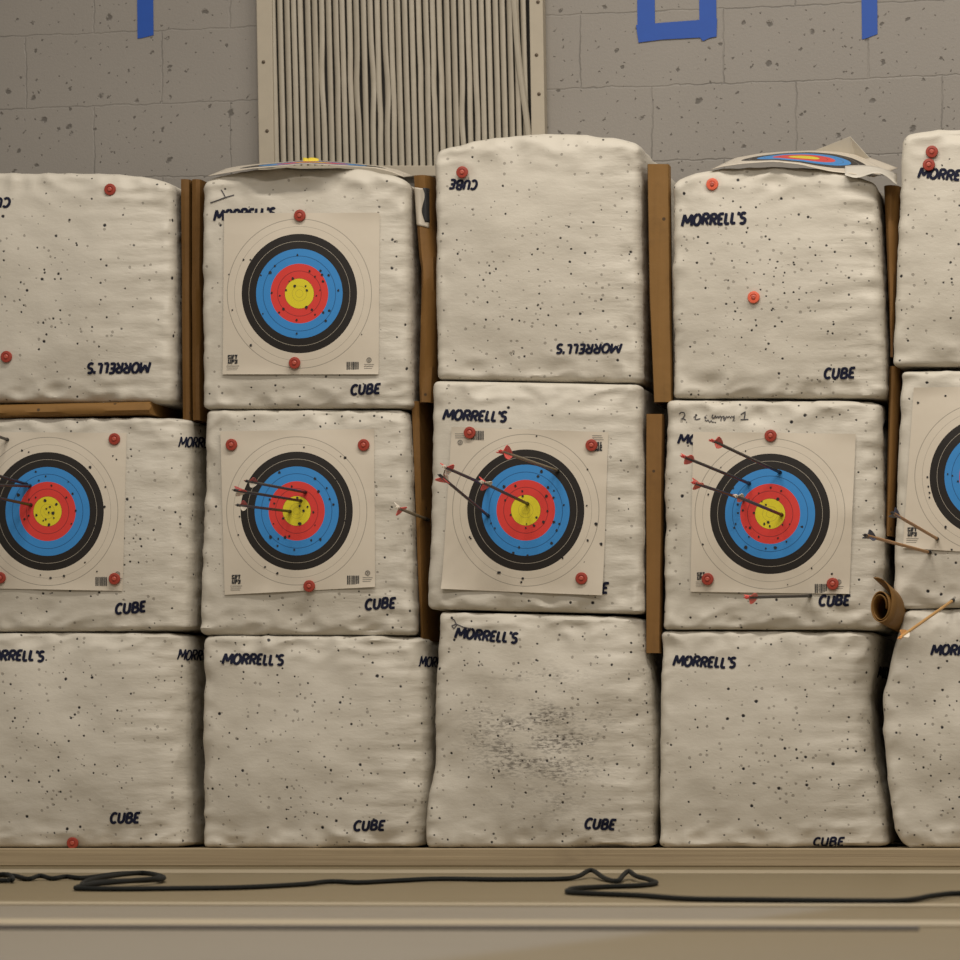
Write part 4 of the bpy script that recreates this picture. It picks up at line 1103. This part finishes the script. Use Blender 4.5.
# ------------------------------------------------------------------ cable on the floor
M_CABLE = plain('black_rubber', (0.010, 0.011, 0.010), 0.7, 0.2, spec=0.15)
def catmull(P, n=6):
    out = []
    for k in range(len(P) - 1):
        p0, p1, p2, p3 = P[max(0, k - 1)], P[k], P[k + 1], P[min(len(P) - 1, k + 2)]
        for j in range(n):
            t = j / n
            out.append(0.5 * ((2 * p1) + (p2 - p0) * t + (2 * p0 - 5 * p1 + 4 * p2 - p3) * t * t + (3 * p1 - p0 - 3 * p2 + p3) * t ** 3))
    return out + [P[-1]]
path = [(-260, 880, 0), (-60, 876, 0), (-8, 880, 0), (12, 881, .004), (8, 878, .012), (-6, 877.5, .008), (14, 877, .004), (28, 879, 0), (40, 877.5, .006), (52, 878.5, 0), (66, 877.5, .003), (84, 878, 0), (120, 876, .008), (150, 876, .008),
        (164, 879.5, .006), (150, 882, .006), (100, 884, .006), (82, 887, .002), (92, 883, .012), (140, 877.5, .016), (160, 880.5, .01), (130, 884, .01), (90, 886.5, .006), (77, 888.5, 0), (120, 889, .0), (170, 888.5, 0), (240, 887.5, 0), (300, 884.5, 0), (330, 882.5, .003), (360, 882.5, 0),
        (400, 880.5, 0), (440, 879.8, .003), (500, 879.5, 0), (560, 879, 0), (578, 877.5, .004), (588, 875.5, .016), (594, 875.5, .015), (605, 879, .002), (617, 881, 0), (624, 878, .012), (629, 876.5, .018), (636, 879, .01), (648, 880.5, .004), (656, 883, 0),
        (640, 885.5, 0), (600, 887, 0), (574, 889.5, .003), (568, 892, 0), (590, 893.5, 0), (640, 895.5, 0), (690, 899, 0), (760, 900, 0), (860, 901, 0), (905, 900.5, 0), (935, 897, .004), (965, 895, .004), (1040, 897, 0), (1240, 899, 0)]
rad = 0.0058
cpts = [at_z(x, y, rad) + Vector((0, 0, z * 0.7)) for x, y, z in path]
mb = MB(); mb.tube(catmull(cpts, 7), rad, 8)
o = mb.build('cable', M_CABLE, origin=at_z(480, 880, 0))
tag(o, 'black cable snaking along the floor with two bunched loops', 'cable')

# ------------------------------------------------------------------ light
def area(name, loc, size, power, col, rot=(0, 0, 0)):
    l = bpy.data.lights.new(name, 'AREA'); l.shape = 'RECTANGLE'; l.size, l.size_y = size
    l.energy = power; l.color = col
    o = bpy.data.objects.new(name, l); COL.objects.link(o); o.location = loc; o.rotation_euler = rot
    return o
warm = (1.0, 0.925, 0.83)
for x in (-2.3, -0.7, 0.9):
    area('ceiling_lamp', (x, -2.0, 4.6), (1.2, 0.35), 58, warm)
for x in (-2.8, -0.6):
    area('ceiling_lamp', (x, -5.5, 4.6), (1.4, 0.5), 88, warm)
w = bpy.data.worlds.new('room_light'); SC.world = w; w.use_nodes = True
bg = w.node_tree.nodes['Background']
bg.inputs[0].default_value = (1.0, 0.92, 0.83, 1); bg.inputs[1].default_value = 0.31

# ------------------------------------------------------------------ camera
cd = bpy.data.cameras.new('camera')
cd.sensor_fit = 'HORIZONTAL'; cd.sensor_width = 36; cd.lens = FPX / 960 * 36
cd.shift_y = (HZ - 480) / 960
cd.clip_end = 100
cd.dof.use_dof = True; cd.dof.focus_distance = 11.15; cd.dof.aperture_fstop = 7.0
cam = bpy.data.objects.new('camera', cd); COL.objects.link(cam)
X, Y = RT * CR - UP * SR, RT * SR + UP * CR
Zv = -FW
cam.matrix_world = Matrix(((X.x, Y.x, Zv.x, CAM.x), (X.y, Y.y, Zv.y, CAM.y), (X.z, Y.z, Zv.z, CAM.z), (0, 0, 0, 1)))
SC.camera = cam
SC.view_settings.view_transform = 'Standard'
SC.view_settings.look = 'None'
SC.view_settings.exposure = 0.0
SC.view_settings.gamma = 1.0
SC.view_settings.use_curve_mapping = False
